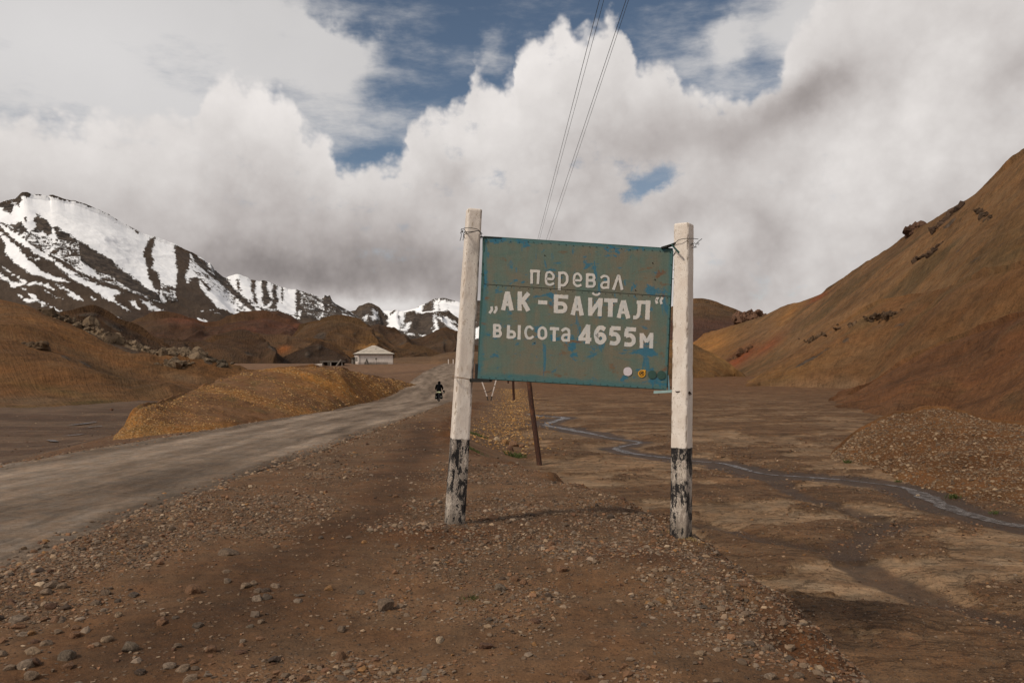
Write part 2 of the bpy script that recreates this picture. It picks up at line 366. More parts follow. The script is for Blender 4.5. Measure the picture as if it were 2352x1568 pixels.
# ------------------------------------------------------------------ soil materials (colour of the soil comes per vertex, grain from nodes)
def soil(name, s=1., tint=(1.10, .885, .66), peb=0., streak=0., bump=.03, far=False, sat=1., crag=0.):
    m, g, b = material(name, .95, .1)
    co = g.coord('Object'); col = g.attr('col', 'Color')
    n1 = g.noise(co, .9*s, 6, .62); n2 = g.noise(co, 7*s, 6, .65); n3 = g.noise(co, 55*s, 4, .7)
    f = g.m('ADD', g.m('MULTIPLY_ADD', n1, 1.1, .45), g.m('MULTIPLY_ADD', n2, 1.3, -.65))
    f = g.m('ADD', f, g.m('MULTIPLY_ADD', n3, 1.3, -.65))
    hgt = g.m('ADD', g.m('MULTIPLY', n2, 1.), g.m('MULTIPLY', n3, .35))
    if streak:
        uv = g.coord('UV')
        uvw = g.v('MULTIPLY_ADD', g.v('SUBTRACT', g.noise(co, .5*s, 4, .6, col=True), (.5,)*3), (.012, .03, 0), uv); s1 = g.noise(g.map(uvw, (1, .16, 1)), 110, 6, .65); s2 = g.noise(g.map(uvw, (1, .2, 1)), 480, 5, .65)
        f = g.m('ADD', f, g.m('MULTIPLY', g.m('SUBTRACT', s1, .5), 1.8*streak)); f = g.m('ADD', f, g.m('MULTIPLY', g.m('SUBTRACT', s2, .5), 1.6*streak))
        hgt = g.m('ADD', hgt, g.m('MULTIPLY', s1, 1.2*streak))
    hue = g.noise(g.v('ADD', co, (31, 7, 3)), 2.3*s, 5, .6)
    sp = g.ss(g.noise(co, 18*s, 5, .75), .57, .66); f = g.m('MULTIPLY', f, g.m('MULTIPLY_ADD', sp, -.42, 1.05)); sp2 = g.ss(g.noise(g.v('ADD', co, (9, 9, 9)), 30*s, 4, .75), .60, .68); f = g.m('MULTIPLY_ADD', sp2, .35, f)
    f = g.m('MAXIMUM', f, .25)
    c = g.v('MULTIPLY', g.scale(col, f), tint)
    c = g.mix(g.ss(hue, .42, .68, 0., .35), c, g.v('MULTIPLY', c, (1.2, .97, .76)))
    c = g.mix(g.ss(hue, .52, .34, 0., .35), c, g.v('MULTIPLY', c, (.86, .98, 1.12)))
    nrm = None
    if peb:
        a = g.attr('peb')
        warp = g.v('MULTIPLY_ADD', g.v('SUBTRACT', g.noise(co, 60, 3, .6, col=True), (.5,)*3), (.012,)*3, co)
        for sc_, wt in ((30, .75), (75, .7), (170, .5)):
            vd = g.voro(warp, sc_*peb); vc = g.voro(warp, sc_*peb, 'Color'); r_ = g.sep(vc)
            on = g.m('MULTIPLY', g.ss(vd, .42, .22), g.m('LESS_THAN', r_[0], g.m('MULTIPLY', a, .75)))
            on = g.m('MULTIPLY', on, wt)
            tone = g.lin(r_[1], 0, 1, .45, 1.75)
            pc = g.scale(g.mix(r_[2], (.140, .098, .068), (.175, .112, .068)), tone)
            c = g.mix(on, c, pc); hgt = g.m('ADD', hgt, g.m('MULTIPLY', on, .9))
    if crag:
        rk = g.attr('rock'); v = g.noise(co, 3.2*s, 8, .72, .6)
        rv = g.noise(co, 9*s, 5, .7)
        mk = g.ss(g.m('ADD', rk, g.m('MULTIPLY', g.m('SUBTRACT', v, .5), 1.4)), .45, .6)
        rc = g.scale(g.mix(rv, (.028, .020, .014), (.12, .085, .06)), g.lin(rv, .3, .7, .5, 1.5))
        c = g.mix(mk, c, rc); hgt = g.m('ADD', hgt, g.m('MULTIPLY', g.m('MULTIPLY', rk, v), 4*crag))
    nrm = g.bump(hgt, 1., bump)
    g.put(b.inputs['Base Color'], c); g.put(b.inputs['Normal'], nrm)
    return m, g, b, c, hgt

# ------------------------------------------------------------------ ground sheet
r_ = np.concatenate([[.3, .8, 1.5], np.arange(2.2, 12, .038), np.geomspace(12, 70, 230), np.geomspace(70, 420, 90)[1:], np.geomspace(420, 9000, 30)[1:]])
th = np.concatenate([np.linspace(-180, -46, 46)[:-1], np.linspace(-46, -37, 20)[:-1], np.linspace(-37, 37, 500), np.linspace(37, 46, 20)[1:], np.linspace(46, 180, 46)[1:-1]])
TH, RR = np.meshgrid(np.radians(th), r_)
X = RR*np.sin(TH); Y = RR*np.cos(TH)
Z, fl = ground_fields(X, Y)
Z = Z+np.where((RR < 30), .006*fbm(P2d(X, Y, 14), 3, 77), 0)
nu, nv = len(th), len(r_)
A = lambda *c: np.array(c)
def lerp(a, b, t): return a+(b-a)*np.clip(t, 0, 1)[..., None]
dirt = A(.112, .072, .045); dark = A(.072, .045, .027); grav = A(.14, .104, .075); silt = A(.235, .195, .152); bed = A(.128, .085, .053); wet = A(.046, .031, .021)
w1_ = fbm(P2d(X, Y, .5), 5, 51); w2_ = fbm(np.stack([X*.28+Y*.1, Y*.55-X*.12, 0*X], -1), 6, 61); w3_ = fbm(P2d(X, Y, 1.7), 5, 71)
dd = np.minimum(fl['dt'], 9)
trk = np.exp(-(np.clip(dd+.25*w1_, 0, 9)/.42)**2)
xc = fl['xc']; offr = X-xc-HW
roadside = np.exp(-(np.clip(offr, 0, 99)/1.5)**2)
pebf = np.clip(.42+.55*w1_+.45*w3_+.5*roadside-.75*trk, 0.04, 1)
pebf = np.clip(pebf+.45*np.exp(-(((X-.05)/1.0)**2+((Y-6.7)/.55)**2))+.3*np.exp(-(((X+1.5)/.7)**2+((Y-4.6)/.9)**2)), 0, 1)
C_ = lerp(dirt, grav, pebf*.9); C_ = lerp(C_, dark*.88, trk*.95+.75*sstep(w1_*2.8-.1)*(1-pebf))
xrr = np.interp(Y, [0, 3, 5, 7.2, 9.5], [1.9, 1.8, 1.68, 1.62, 1.2]); C_ = lerp(C_, A(.060, .032, .018), np.exp(-((X-xrr-.08)/.20)**2-((Y-4.9)/.8)**2)*.85)
ml = np.exp(-(((X+.6)/.55)**2+((Y-7.35)/.4)**2))+np.exp(-(((X-.95)/.45)**2+((Y-6.55)/.3)**2)); C_ = lerp(C_, dark*A(1.1, .95, .85), ml)
C_ = lerp(C_, dark*A(1.25, 1.05, .9), np.clip(fl['lip'], 0, 1)*.75)
# valley floor: silt tongues between gravel
val = fl['val']; ter = fl['ter']; sl = np.clip((1-ter)*.9+.15*w3_, 0, 1)
Cv = lerp(bed, silt, sl*.70*np.clip(1.15-Y/85, .15, 1)); Cv = lerp(Cv, bed*A(.82, .8, .8), sstep((fbm(P2d(X, Y, .9), 5, 88))*3-.6)*.6)
Cv = lerp(Cv, bed*A(1.05, .93, .82), sstep((Y-50)/80))
wn = fbm(P2d(X, Y, 1.1), 6, 151, gain=.6); wwd = .52+.6*np.clip(fbm(P2d(X, Y, .25), 3, 152)+.5, 0, 1.3)
ws = np.clip(sstep((wwd+.55*wn-fl['ds'])/.22)+.85*sstep((.36+.30*wn-fl['dc'])/.16), 0, 1)
wsv = ws; Cv = lerp(Cv, wet, np.clip(ws, 0, 1)*.95)
isL = sstep((xc-HW-3.2-X)/1.5)*(Y < 75); nl = fbm(np.stack([X*.12, Y*.5, 0*X], -1), 5, 91)
Cl = lerp(A(.072, .052, .042), A(.105, .082, .068), sstep(nl*2.5+.4)); 
C_ = lerp(C_, Cv, val); C_ = lerp(C_, Cl, isL)
mr = sstep((xc-HW-X)/.8)*(1-isL); C_ = lerp(C_, A(.125, .075, .048)*1.0, mr*.7)
far = sstep((Y-90)/60)*(1-val); fw_ = fbm(P2d(X, Y, .06), 5, 141); C_ = lerp(C_, lerp(A(.10, .066, .045), A(.155, .105, .074), .5+1.6*fw_), far)
C_ = C_*(1+.25*w3_+.1*fl['n0'])[..., None]
wetm = np.clip(ws*val, 0, 1)
pebf = np.where(val > .5, .12+.6*ter, pebf)*(1-.7*isL)
mg, g, b, c, hg = soil('gravelly_soil', 1., peb=1., bump=.012)
vv = g.attr('val')
fw = g.v('MULTIPLY_ADD', g.v('SUBTRACT', g.noise(g.coord('Object'), .7, 5, .6, col=True), (.5,)*3), (1.6, 1.2, 0), g.coord('Object'))
fl1 = g.noise(g.map(fw, (.55, 1.7, 1), rot=(0, 0, .25)), .8, 8, .66); fl2 = g.noise(g.map(fw, (.8, 2.6, 1), rot=(0, 0, .2)), 2.6, 6, .7)
k1 = g.m('MULTIPLY', vv, g.ss(fl1, .53, .57)); k2 = g.m('MULTIPLY', vv, g.ss(fl1, .44, .40)); k3 = g.m('MULTIPLY', vv, g.ss(fl2, .43, .39))
c = g.mix(g.m('MULTIPLY', k1, .36), c, g.v('MULTIPLY', c, (1.65, 1.75, 1.85))); c = g.mix(g.m('MULTIPLY', k2, .38), c, g.v('MULTIPLY', c, (.62, .56, .50))); c = g.mix(g.m('MULTIPLY', k3, .40), c, g.v('MULTIPLY', c, (.55, .52, .50)))
f3 = g.noise(g.map(fw, (.35, 1.15, 1), rot=(0, 0, -.35)), .9, 6, .6, .4); f4 = g.noise(g.map(fw, (.6, 1.9, 1), (4, 7, 0), rot=(0, 0, .1)), 1.9, 5, .6, .3)
ln_ = g.m('MAXIMUM', g.ss(g.m('ABSOLUTE', g.m('SUBTRACT', f3, .5)), .014, .003), g.m('MULTIPLY', g.ss(g.m('ABSOLUTE', g.m('SUBTRACT', f4, .5)), .013, .003), .8)); ln_ = g.m('MULTIPLY', ln_, vv)
c = g.mix(g.m('MULTIPLY', ln_, .6), c, g.v('MULTIPLY', c, (.42, .38, .34)))
g.put(b.inputs['Base Color'], c); g.put(b.inputs['Normal'], g.bump(g.m('SUBTRACT', g.m('ADD', hg, g.m('MULTIPLY', g.m('MULTIPLY', vv, fl2), 1.5)), g.m('MULTIPLY', ln_, 1.2)), 1., .02))
wa = g.attr('wet'); g.put(b.inputs['Roughness'], g.m('MULTIPLY_ADD', wa, -.35, .95)); b.inputs['Specular IOR Level'].default_value = .2
V = np.stack([X, Y, Z], -1)
me = fast_mesh('ground', V, grid_faces(nv, nu, wrap=True)[:, ::-1], mg)
vattr(me, 'col', np.clip(C_, .01, 1)); vattr(me, 'peb', pebf); vattr(me, 'wet', wetm); vattr(me, 'val', val*(1-ws))
mesh_obj('ground', me, kind='structure')

# ------------------------------------------------------------------ road: a worn gravel sheet lying on the bed
ys = np.concatenate([np.arange(-12, 14, .12), np.geomspace(14, 120, 300)[1:], np.linspace(120, 285, 90)[1:]]); ts = np.linspace(-1, 1, 61)
T, YY = np.meshgrid(ts, ys); xcR = road_x(YY)
ew = .28*fbm(P2d(T*0+np.sign(T)*5, YY, .45), 4, 5)
XX = xcR+T*(HW+.1+ew+.012*np.clip(YY-30, 0, 60))
e = np.abs(T)
ZZ = zg(XX.ravel(), YY.ravel()).reshape(XX.shape)
rut = .018*fbm(np.stack([T*6, YY*.10, 0*T], -1), 4, 14)
lift = np.where(e > .97, -.015, .014+.001*YY.clip(0, 150))+.5*np.clip(rut, -.01, .02)*(e < .9)
lift = lift+.035*np.exp(-((T+.9)/.05)**2)*(.6+fbm(P2d(T*3, YY, 1.1), 3, 8))*(e < .97)
ZZ = ZZ+lift
base = A(.165, .136, .112)
lt = fbm(np.stack([(T*3+.02*YY)*1.6, YY*.13, 0*T], -1), 6, 24); bl = fbm(P2d(XX, YY*.35, .6), 5, 27)
wheel = np.exp(-((T-.72)/.09)**2)+.8*np.exp(-((T-.25)/.1)**2)+.8*np.exp(-((T+.2)/.1)**2)+.7*np.exp(-((T+.62)/.1)**2)
Cr = lerp(A(.115, .093, .077), A(.275, .232, .197), .50+.65*lt+.22*(wheel-.5)+.3*bl)
Cr = lerp(Cr, A(.09, .068, .054), sstep((e-.9)/.1)*.6)
mR, g, b, c, hg = soil('packed_gravel', 1.4, (.95, .86, .75), peb=1.3, bump=.010)
uvr = g.v('MULTIPLY_ADD', g.v('SUBTRACT', g.noise(g.coord('Object'), .8, 4, .6, col=True), (.5,)*3), (.5, 1.5, 0), g.coord('UV'))
r1 = g.noise(g.map(uvr, (1.5, .13, 1)), 1., 9, .72); r2 = g.noise(g.map(uvr, (4, .5, 1)), 1., 8, .75)
c = g.scale(c, g.m('MAXIMUM', g.m('ADD', g.lin(r1, .36, .64, .80, 1.22), g.m('MULTIPLY', g.m('SUBTRACT', r2, .5), 1.3)), .35)); c = g.mix(g.m('MULTIPLY', g.ss(r1, .46, .40), .25), c, g.v('MULTIPLY', c, (.72, .68, .64)))
g.put(b.inputs['Base Color'], c)
me = fast_mesh('road', np.stack([XX, YY, ZZ], -1), grid_faces(len(ys), len(ts)), mR)
vattr(me, 'col', Cr); vattr(me, 'peb', np.clip(.25+.5*sstep((e-.8)/.15)-.6*lt, 0, 1))
add_uv(me, T*HW, YY); mesh_obj('road', me, kind='structure')

# ------------------------------------------------------------------ stream
def ribbon(pts, w, n=6, sub=10, dz=.012, seed=0):
    pts = np.array(pts); d = np.r_[0, np.cumsum(np.hypot(*np.diff(pts, axis=0).T))]
    s = np.linspace(0, d[-1], int(sub*len(pts))); x = np.interp(s, d, pts[:, 0]); y = np.interp(s, d, pts[:, 1])
    kk = 6 if len(pts) > 5 else 2; k = np.hanning(2*kk+3)[1:-1]; k /= k.sum()
    xs_ = np.convolve(np.pad(x, kk, 'edge'), k, 'valid'); ys_ = np.convolve(np.pad(y, kk, 'edge'), k, 'valid')
    xs_ = xs_+.12*fbm(P2d(s, s*0, .8), 4, seed+8)*(len(pts) > 5)
    tx, ty = np.gradient(xs_), np.gradient(ys_); L = np.hypot(tx, ty)+1e-9
    ww = np.interp(s/d[-1], np.linspace(0, 1, len(w)), w)*(1+.8*fbm(P2d(s, s*0, 1.6), 4, seed+5))
    t = np.linspace(-1, 1, n)
    x2 = xs_[:, None]-ty[:, None]/L[:, None]*t*ww[:, None]/2; y2 = ys_[:, None]+tx[:, None]/L[:, None]*t*ww[:, None]/2
    z0 = zg(xs_, ys_); z2 = np.repeat((z0+dz)[:, None], n, 1)
    return np.stack([x2, y2, z2], -1), len(s), n
mW, g, b = material('shallow_running_water', .22, .5)
co = g.coord('Object'); rn = g.noise(g.map(co, (1, 1, 1)), 6, 6, .7)
g.put(b.inputs['Base Color'], g.mix(g.ss(rn, .45, .62), (.050, .036, .027), (.16, .145, .14)))
g.put(b.inputs['Roughness'], g.ss(rn, .40, .60, .62, .16)); g.put(b.inputs['Normal'], g.bump(rn, .8, .05)); b.inputs['IOR'].default_value = 1.33
Vs, a_, b_ = ribbon(STREAM, [.5, .5, .4, .32, .46, .26, .13, .18, .30, .20, .18, .20, .42, .30, .32], 6, 16, .006, 2)
mesh_obj('stream', fast_mesh('stream', Vs, grid_faces(a_, b_), mW), kind='structure')
for pl, w_ in (([(155, 978), (185, 974), (222, 970)], [.15, .3, .1]), ([(200, 983), (214, 981), (236, 979)], [.1, .2, .1]), ([(140, 1005), (165, 1002), (192, 998)], [.1, .25, .1]), ([(105, 1014), (118, 1015), (132, 1016)], [.1, .2, .1]), ([(205, 970), (213, 969), (222, 969)], [.1, .3, .1])):
    Vs, a_, b_ = ribbon(gline(pl), w_, 4, 8, .05, 3)
    mesh_obj('puddle', fast_mesh('puddle', Vs, grid_faces(a_, b_), mW), kind='structure')

# ------------------------------------------------------------------ lofted hills
def resample(L, n, smooth=0):
    out = []
    for p in L:
        if len(p) < 3 or p[2] is None: out.append((p[0], p[1], gdepth(p[0], p[1])))
        else: out.append(p)
    L = np.array(out, float); t = (L[:, 0]-L[0, 0])/(L[-1, 0]-L[0, 0]); tt = np.linspace(0, 1, n)
    q = np.stack([np.interp(tt, t, L[:, k]) for k in range(3)], -1)
    for _ in range(smooth):
        q[1:-1] = (q[:-2]+2*q[1:-1]+q[2:])/4
    return q
def loft(name, crest, foot, mat, nu=400, nv=120, prof=1.25, amp=1., fr=.05, octv=6, ridge=.6, gully=0., jag=0., back=.5, col=None, rock=None, seed=0, sink=.3, kind='structure', sd=None, csm=2, drop=1.0, smax=0):
    c0 = resample(crest, nu, csm); c = resample(crest, nu, max(csm, smax)); f = resample(foot, nu, 2)
    if jag: c0[:, 1] += jag*fbm(P2d(c0[:, 0], c0[:, 0]*0+seed, .045), 6, seed+3, gain=.62)
    Pc = point(c[:, 0], c[:, 1], c[:, 2]); Pf = point(f[:, 0], f[:, 1], f[:, 2]); Pf[:, 2] -= sink
    v = np.linspace(0, 1, nv)[:, None]; vb = np.linspace(0, 1, max(8, nv//6))[1:, None]
    dist = np.linalg.norm(Pc-Pf, axis=1)
    S = np.empty((nv+len(vb), nu, 3)); VV = np.empty(S.shape[:2])
    S[:nv] = Pf[None]+(Pc-Pf)[None]*v[..., None]
    S[:nv, :, 2] = Pf[:, 2]+(Pc[:, 2]-Pf[:, 2])*v**prof
    out = (Pc-Pf); out[:, 2] = 0
    S[nv:] = Pc[None]+out[None]*vb[..., None]*back
    S[nv:, :, 2] = Pc[:, 2]-(Pc[:, 2]-Pf[:, 2])*(vb**1.5)*1.05*drop
    VV[:nv] = v; VV[nv:] = 1+vb
    dz = point(c0[:, 0], c0[:, 1], c0[:, 2])[:, 2]-Pc[:, 2]
    S[..., 2] += dz*np.where(VV <= 1, VV**22, np.clip(2-VV, 0, 1)**2)
    U = np.repeat(np.linspace(0, 1, nu)[None], len(S), 0)
    du = np.gradient(S, axis=1); dv = np.gradient(S, axis=0); N = np.cross(du, dv); N /= np.linalg.norm(N, axis=-1, keepdims=True)+1e-9
    N = np.where(N[..., 2:3] < 0, -N, N)
    win = np.clip(np.minimum(VV/.12, 1), 0, 1)*np.where(VV < 1, np.clip((1-VV)/.16, .06, 1), 1)
    n = (1-ridge)*fbm(S*fr, octv, seed)+ridge*fbm(S*fr*.8, octv, seed+50, ridged=True)
    if gully:
        L = np.cumsum(np.r_[0, np.linalg.norm(np.diff(Pc, axis=0), axis=1)])[None]
        gq = np.stack([L/gully+.9*fbm(S*fr*.5, 3, seed+1)+0*VV, VV*1.3, 0*VV+seed], -1)
        n = n*.6+.8*fbm(gq, 3, seed+9, ridged=True)
    S = S+N*(amp*n*win)[..., None]
    me = fast_mesh(name, S, grid_faces(len(S), nu), mat)
    prm = dict(S=S, U=U, V=VV, n=n, N=N, dist=dist, crest=c, foot=f)
    cc = col(prm) if callable(col) else np.broadcast_to(np.array(col), S.shape)*(1+.35*fbm(S*fr*.6, 4, seed+5)+.15*n)[..., None]
    vattr(me, 'col', np.clip(cc, .008, 1)); vattr(me, 'rock', rock(prm) if rock else np.zeros(U.shape))
    if sd: vattr(me, 'snow', sd(prm))
    asp = np.mean(dist)/max(1e-6, np.sum(np.linalg.norm(np.diff(Pc, axis=0), axis=1)))
    add_uv(me, U, VV*asp)
    if kind: mesh_obj(name, me, kind=kind)
    return prm, me
def proj(S):
    x, y, z = S[..., 0], S[..., 1], S[..., 2]-CAMZ; c, s = math.cos(PITCH), math.sin(PITCH)
    d = y*c+z*s; return CX+F*x/d, CY-F*(-y*s+z*c)/d
def gs(px, py, cx, cy, sx, sy, rot=0):
    a = R(rot); x = px-cx; y = -(py-cy); u = x*math.cos(a)+y*math.sin(a); w = -x*math.sin(a)+y*math.cos(a)
    return np.exp(-(u/sx)**2-(w/sy)**2)

hillfar = soil('dark_scree', .012, streak=.5, bump=2.0, crag=1.)[0]
hillmid = soil('brown_scree', .013, (1.02, .89, .72), streak=.5, bump=3.0, crag=.8)[0]
hillnear = soil('brown_slope_soil', .10, (1.02, .90, .72), streak=.5, bump=.35, crag=.8)[0]
moundm = soil('ochre_rubble', .45, peb=.22, bump=.12)[0]
brown = A(.092, .052, .030)

# big slope on the right
def right_col(p):
    S = p['S']; px, py = proj(S); n1 = fbm(S*.012, 5, 5); n2 = fbm(S*.05, 5, 6)
    c = lerp(A(.096, .061, .037), A(.150, .092, .052), .5+2.0*n1)
    c = lerp(c, A(.070, .050, .030), sstep(n2*2.4-.25)*.8)
    c = lerp(c, A(.24, .125, .045), np.clip(.8*gs(px, py, 1640, 780, 60, 28, 15)+.9*gs(px, py, 1610, 800, 50, 20)+.9*gs(px, py, 1800, 735, 60, 12, 45), 0, 1)*.8)
    c = lerp(c, A(.17, .055, .026), np.clip(1.2*gs(px, py, 1700, 822, 46, 13, 38)+.9*gs(px, py, 1770, 790, 40, 10, 38)+gs(px, py, 1880, 683, 26, 5, 30), 0, 1)*.85)
    c = lerp(c, A(.13, .088, .06), np.clip(gs(px, py, 1780, 760, 60, 20, 20), 0, 1)*.5)
    c = lerp(c, A(.055, .045, .024), np.clip(gs(px, py, 2260, 590, 120, 50, 20)*.8+gs(px, py, 2340, 520, 60, 60)*.8, 0, 1)*(.6+.8*n2))
    return c*(1+.25*n2)[..., None]
def right_rock(p):
    px, py = proj(p['S'])
    r = 0
    for q in ((2190, 500, 34, 10, 50), (2175, 520, 20, 10, 40), (2262, 487, 22, 9, -35), (2150, 570, 26, 11, 30), (2110, 592, 18, 7, 35), (2200, 575, 40, 14, 10), (2238, 595, 40, 12, 25), (1706, 822, 40, 10, 42), (1668, 826, 18, 12, 60), (1745, 800, 22, 7, 40),
              (1895, 765, 34, 6, 35), (1960, 740, 30, 6, 30), (2300, 560, 30, 12, 20), (2120, 480, 10, 5, 30)): r = r+gs(px, py, *q)
    return np.clip(r*.42, 0, .46)
loft('mountain_slope', [(1330, 860, 700), (1590, 793, 470), (1625, 764, 440), (1690, 745, 390), (1755, 724, 360), (1800, 702, 340), (1835, 694, 325), (1885, 675, 310), (1940, 640, 290), (2000, 597, 265), (2060, 560, 245), (2100, 534, 230), (2160, 494, 215), (2225, 457, 200), (2280, 412, 190), (2352, 353, 175), (2500, 235, 155), (2800, 20, 125), (2860, -10, 122)],
     [(1250, 860, 560), (1590, 852, 260), (1640, 858), (1700, 866), (1780, 872), (1900, 880), (2100, 900), (2440, 950, 70)], hillnear, 620, 240, 1.12, 3.0, .024, 8, .6, col=right_col, rock=right_rock, seed=1, sink=1.5, csm=6, drop=.3)
def spur_col(p):
    S = p['S']; n1 = fbm(S*.03, 5, 5); n2 = fbm(S*.15, 5, 6); px, py = proj(S)
    c = lerp(A(.115, .066, .036), A(.15, .088, .048), .5+1.3*n1); c = lerp(c, A(.075, .055, .032), sstep(n2*2-.2)*.6)
    c = lerp(c, A(.17, .10, .045), gs(px, py, 1790, 865, 110, 26, 20)*.7); c = lerp(c, A(.16, .115, .085), np.clip(1-p['V']*7, 0, 1)*.7)
    return c*(1+.25*n2)[..., None]
def spur_rock(p):
    px, py = proj(p['S']); return np.clip(.45*(gs(px, py, 1960, 775, 130, 12, 26)+gs(px, py, 2070, 745, 40, 10, 10)+gs(px, py, 1860, 825, 60, 5, 30)), 0, .62)
loft('hillside', [(1715, 889, 125), (1728, 878, 124), (1767, 848, 126), (1820, 812, 127), (1885, 772, 124), (1950, 733, 122), (2024, 694, 118), (2075, 681, 114), (2128, 672, 108), (2200, 650, 100), (2280, 630, 90), (2352, 612, 82), (2600, 560, 66), (2800, 520, 58)],
     [(1715, 889), (1745, 887), (1850, 890), (1980, 893), (2050, 905), (2200, 930, 80), (2440, 965, 60)], hillnear, 460, 170, .95, 1.5, .06, 6, .6, col=spur_col, rock=spur_rock, seed=2, sink=.5, csm=5, drop=.15, back=.4)
def spur2_col(p):
    S = p['S']; n1 = fbm(S*.05, 5, 5); n2 = fbm(S*.3, 5, 6)
    c = lerp(A(.105, .054, .030), A(.135, .070, .038), .5+1.3*n1); c = lerp(c, A(.060, .048, .028), sstep(n2*2-.2)*.55); return c*(1+.3*n2)[..., None]
loft('hillside', [(1905, 934, 62), (1925, 920, 66), (1990, 893, 72), (2059, 850, 75), (2110, 818, 74), (2163, 790, 72), (2220, 772, 69), (2267, 757, 66), (2352, 722, 60), (2600, 640, 48), (2800, 590, 43)],
     [(1905, 934), (1940, 944), (1990, 952), (2040, 962), (2150, 985, 46), (2352, 1020, 38), (2480, 1050, 33)], hillnear, 460, 170, 1.0, .9, .12, 6, .6, col=spur2_col, seed=3, sink=.3, csm=4, drop=.15, back=.4)
def pile_col(p):
    S = p['S']; n2 = fbm(S*.6, 5, 6); c = lerp(A(.098, .058, .033), A(.15, .088, .046), .5+1.2*n2); return lerp(c, A(.08, .046, .026), sstep(fbm(S*.9, 4, 8)*2)*.5)
pile, _ = loft('gravel_mound', [(1890, 1062, 25), (1930, 1030, 26), (1960, 1000, 27.5), (2017, 966, 28.5), (2059, 949, 29), (2094, 951, 29), (2118, 939, 29), (2170, 937, 28.5), (2215, 948, 27.5), (2267, 965, 26.5), (2352, 977, 25), (2600, 990, 22), (2760, 1010, 20)],
     [(1890, 1062), (1930, 1066), (2000, 1083), (2069, 1104), (2163, 1129), (2233, 1150), (2352, 1184), (2600, 1240), (2800, 1290)], soil('brown_rubble', .7, peb=.4, bump=.08, streak=.2)[0], 420, 150, .9, .22, .55, 6, .6, col=pile_col, seed=4, sink=.15, csm=3, drop=.5, back=.6)
def sh_col(p):
    S = p['S']; n2 = fbm(S*.12, 5, 6); return lerp(A(.10, .064, .034), A(.165, .098, .045), .5+1.3*n2)
loft('low_hill', [(1180, 850, 260), (1350, 820, 240), (1500, 782, 220), (1560, 783, 215), (1597, 793, 210), (1640, 816, 200), (1677, 838, 192), (1705, 858, 184), (1712, 864, 182)],
     [(1180, 868), (1350, 872), (1500, 872), (1560, 870), (1597, 868), (1640, 867), (1677, 865), (1705, 864), (1712, 864)], hillnear, 260, 90, 1.0, 1.1, .06, 6, .5, col=sh_col, seed=5, sink=.3, csm=4)
def fh_col(p):
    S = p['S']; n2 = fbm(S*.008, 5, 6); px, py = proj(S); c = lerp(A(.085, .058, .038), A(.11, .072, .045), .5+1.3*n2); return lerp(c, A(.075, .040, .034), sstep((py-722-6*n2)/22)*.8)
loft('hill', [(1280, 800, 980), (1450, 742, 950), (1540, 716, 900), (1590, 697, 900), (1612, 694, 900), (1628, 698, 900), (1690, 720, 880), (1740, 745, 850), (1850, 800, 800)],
     [(1250, 850, 650), (1450, 842, 600), (1600, 830, 560), (1700, 810, 540), (1850, 830, 520)], hillmid, 240, 70, 1.1, 9, .008, 6, .6, col=fh_col, seed=6, csm=4)

loft('low_hill', [(868, 836, 300), (885, 828, 300), (905, 822, 302), (930, 820, 304), (960, 819, 305), (990, 818, 305), (1010, 812, 308), (1030, 808, 310), (1060, 806, 310), (1100, 808, 310), (1180, 822, 300)],
     [(868, 842, 262), (905, 842, 258), (960, 842, 256), (1010, 842, 256), (1060, 842, 260), (1180, 845, 260)], hillnear, 200, 60, 1.0, .7, .06, 6, .5, col=lambda p: lerp(A(.10, .068, .046), A(.165, .11, .075), .5+1.5*fbm(p['S']*.05, 5, 6)), seed=15, sink=.4, csm=3)
# left hill
def left_col(p):
    S = p['S']; px, py = proj(S); n1 = fbm(S*.02, 5, 15); n2 = fbm(S*.09, 5, 16)
    c = lerp(A(.118, .068, .036), A(.16, .088, .042), .5+1.2*n1); c = lerp(c, A(.082, .062, .042), sstep(n2*2.2-.2)*.55)
    c = lerp(c, A(.19, .098, .040), np.clip(gs(px, py, 440, 818, 60, 14)+.8*gs(px, py, 150, 770, 130, 26, -24), 0, 1)*.65)
    c = lerp(c, A(.064, .048, .030), np.clip(gs(px, py, 240, 850, 130, 14, -28)+gs(px, py, 330, 890, 110, 18, -25), 0, 1)*.5)
    c = lerp(c, A(.145, .105, .075), np.clip(gs(px, py, 60, 920, 110, 14)+gs(px, py, 430, 870, 50, 8, -10), 0, 1)*.7)
    c = lerp(c, A(.07, .066, .028), np.clip(gs(px, py, 30, 938, 160, 5)+gs(px, py, 200, 925, 70, 6, 2)+.6*gs(px, py, 120, 895, 120, 10, -10), 0, 1)*.6)
    return c*(1+.22*n2)[..., None]
def left_rock(p):
    px, py = proj(p['S']); r = 0
    for q in ((100, 717, 60, 12, -25), (180, 745, 55, 10, -25), (250, 782, 50, 12, -25), (305, 800, 40, 14, -20), (408, 812, 34, 12, -8), (82, 795, 22, 9, -30), (480, 832, 18, 7, -25), (150, 820, 30, 6, -30), (195, 835, 22, 5, -30)): r = r+gs(px, py, *q)
    return np.clip(r*.6, 0, .6)
lefth, _ = loft('hillside', [(-450, 595, 135), (-300, 618, 130), (0, 686, 118), (60, 700, 118), (120, 724, 118), (180, 750, 118), (250, 780, 117), (300, 796, 116), (350, 812, 115), (390, 808, 115), (440, 810, 113), (480, 828, 110), (520, 845, 106), (560, 861, 102)],
     [(-130, 948), (0, 943), (150, 938), (280, 930), (330, 922), (400, 910, 68), (460, 900, 76), (520, 884, 88), (560, 872, 96)], hillnear, 620, 200, 1.25, 1.6, .055, 7, .6, col=left_col, rock=left_rock, seed=7, sink=.3, csm=3, drop=.4)
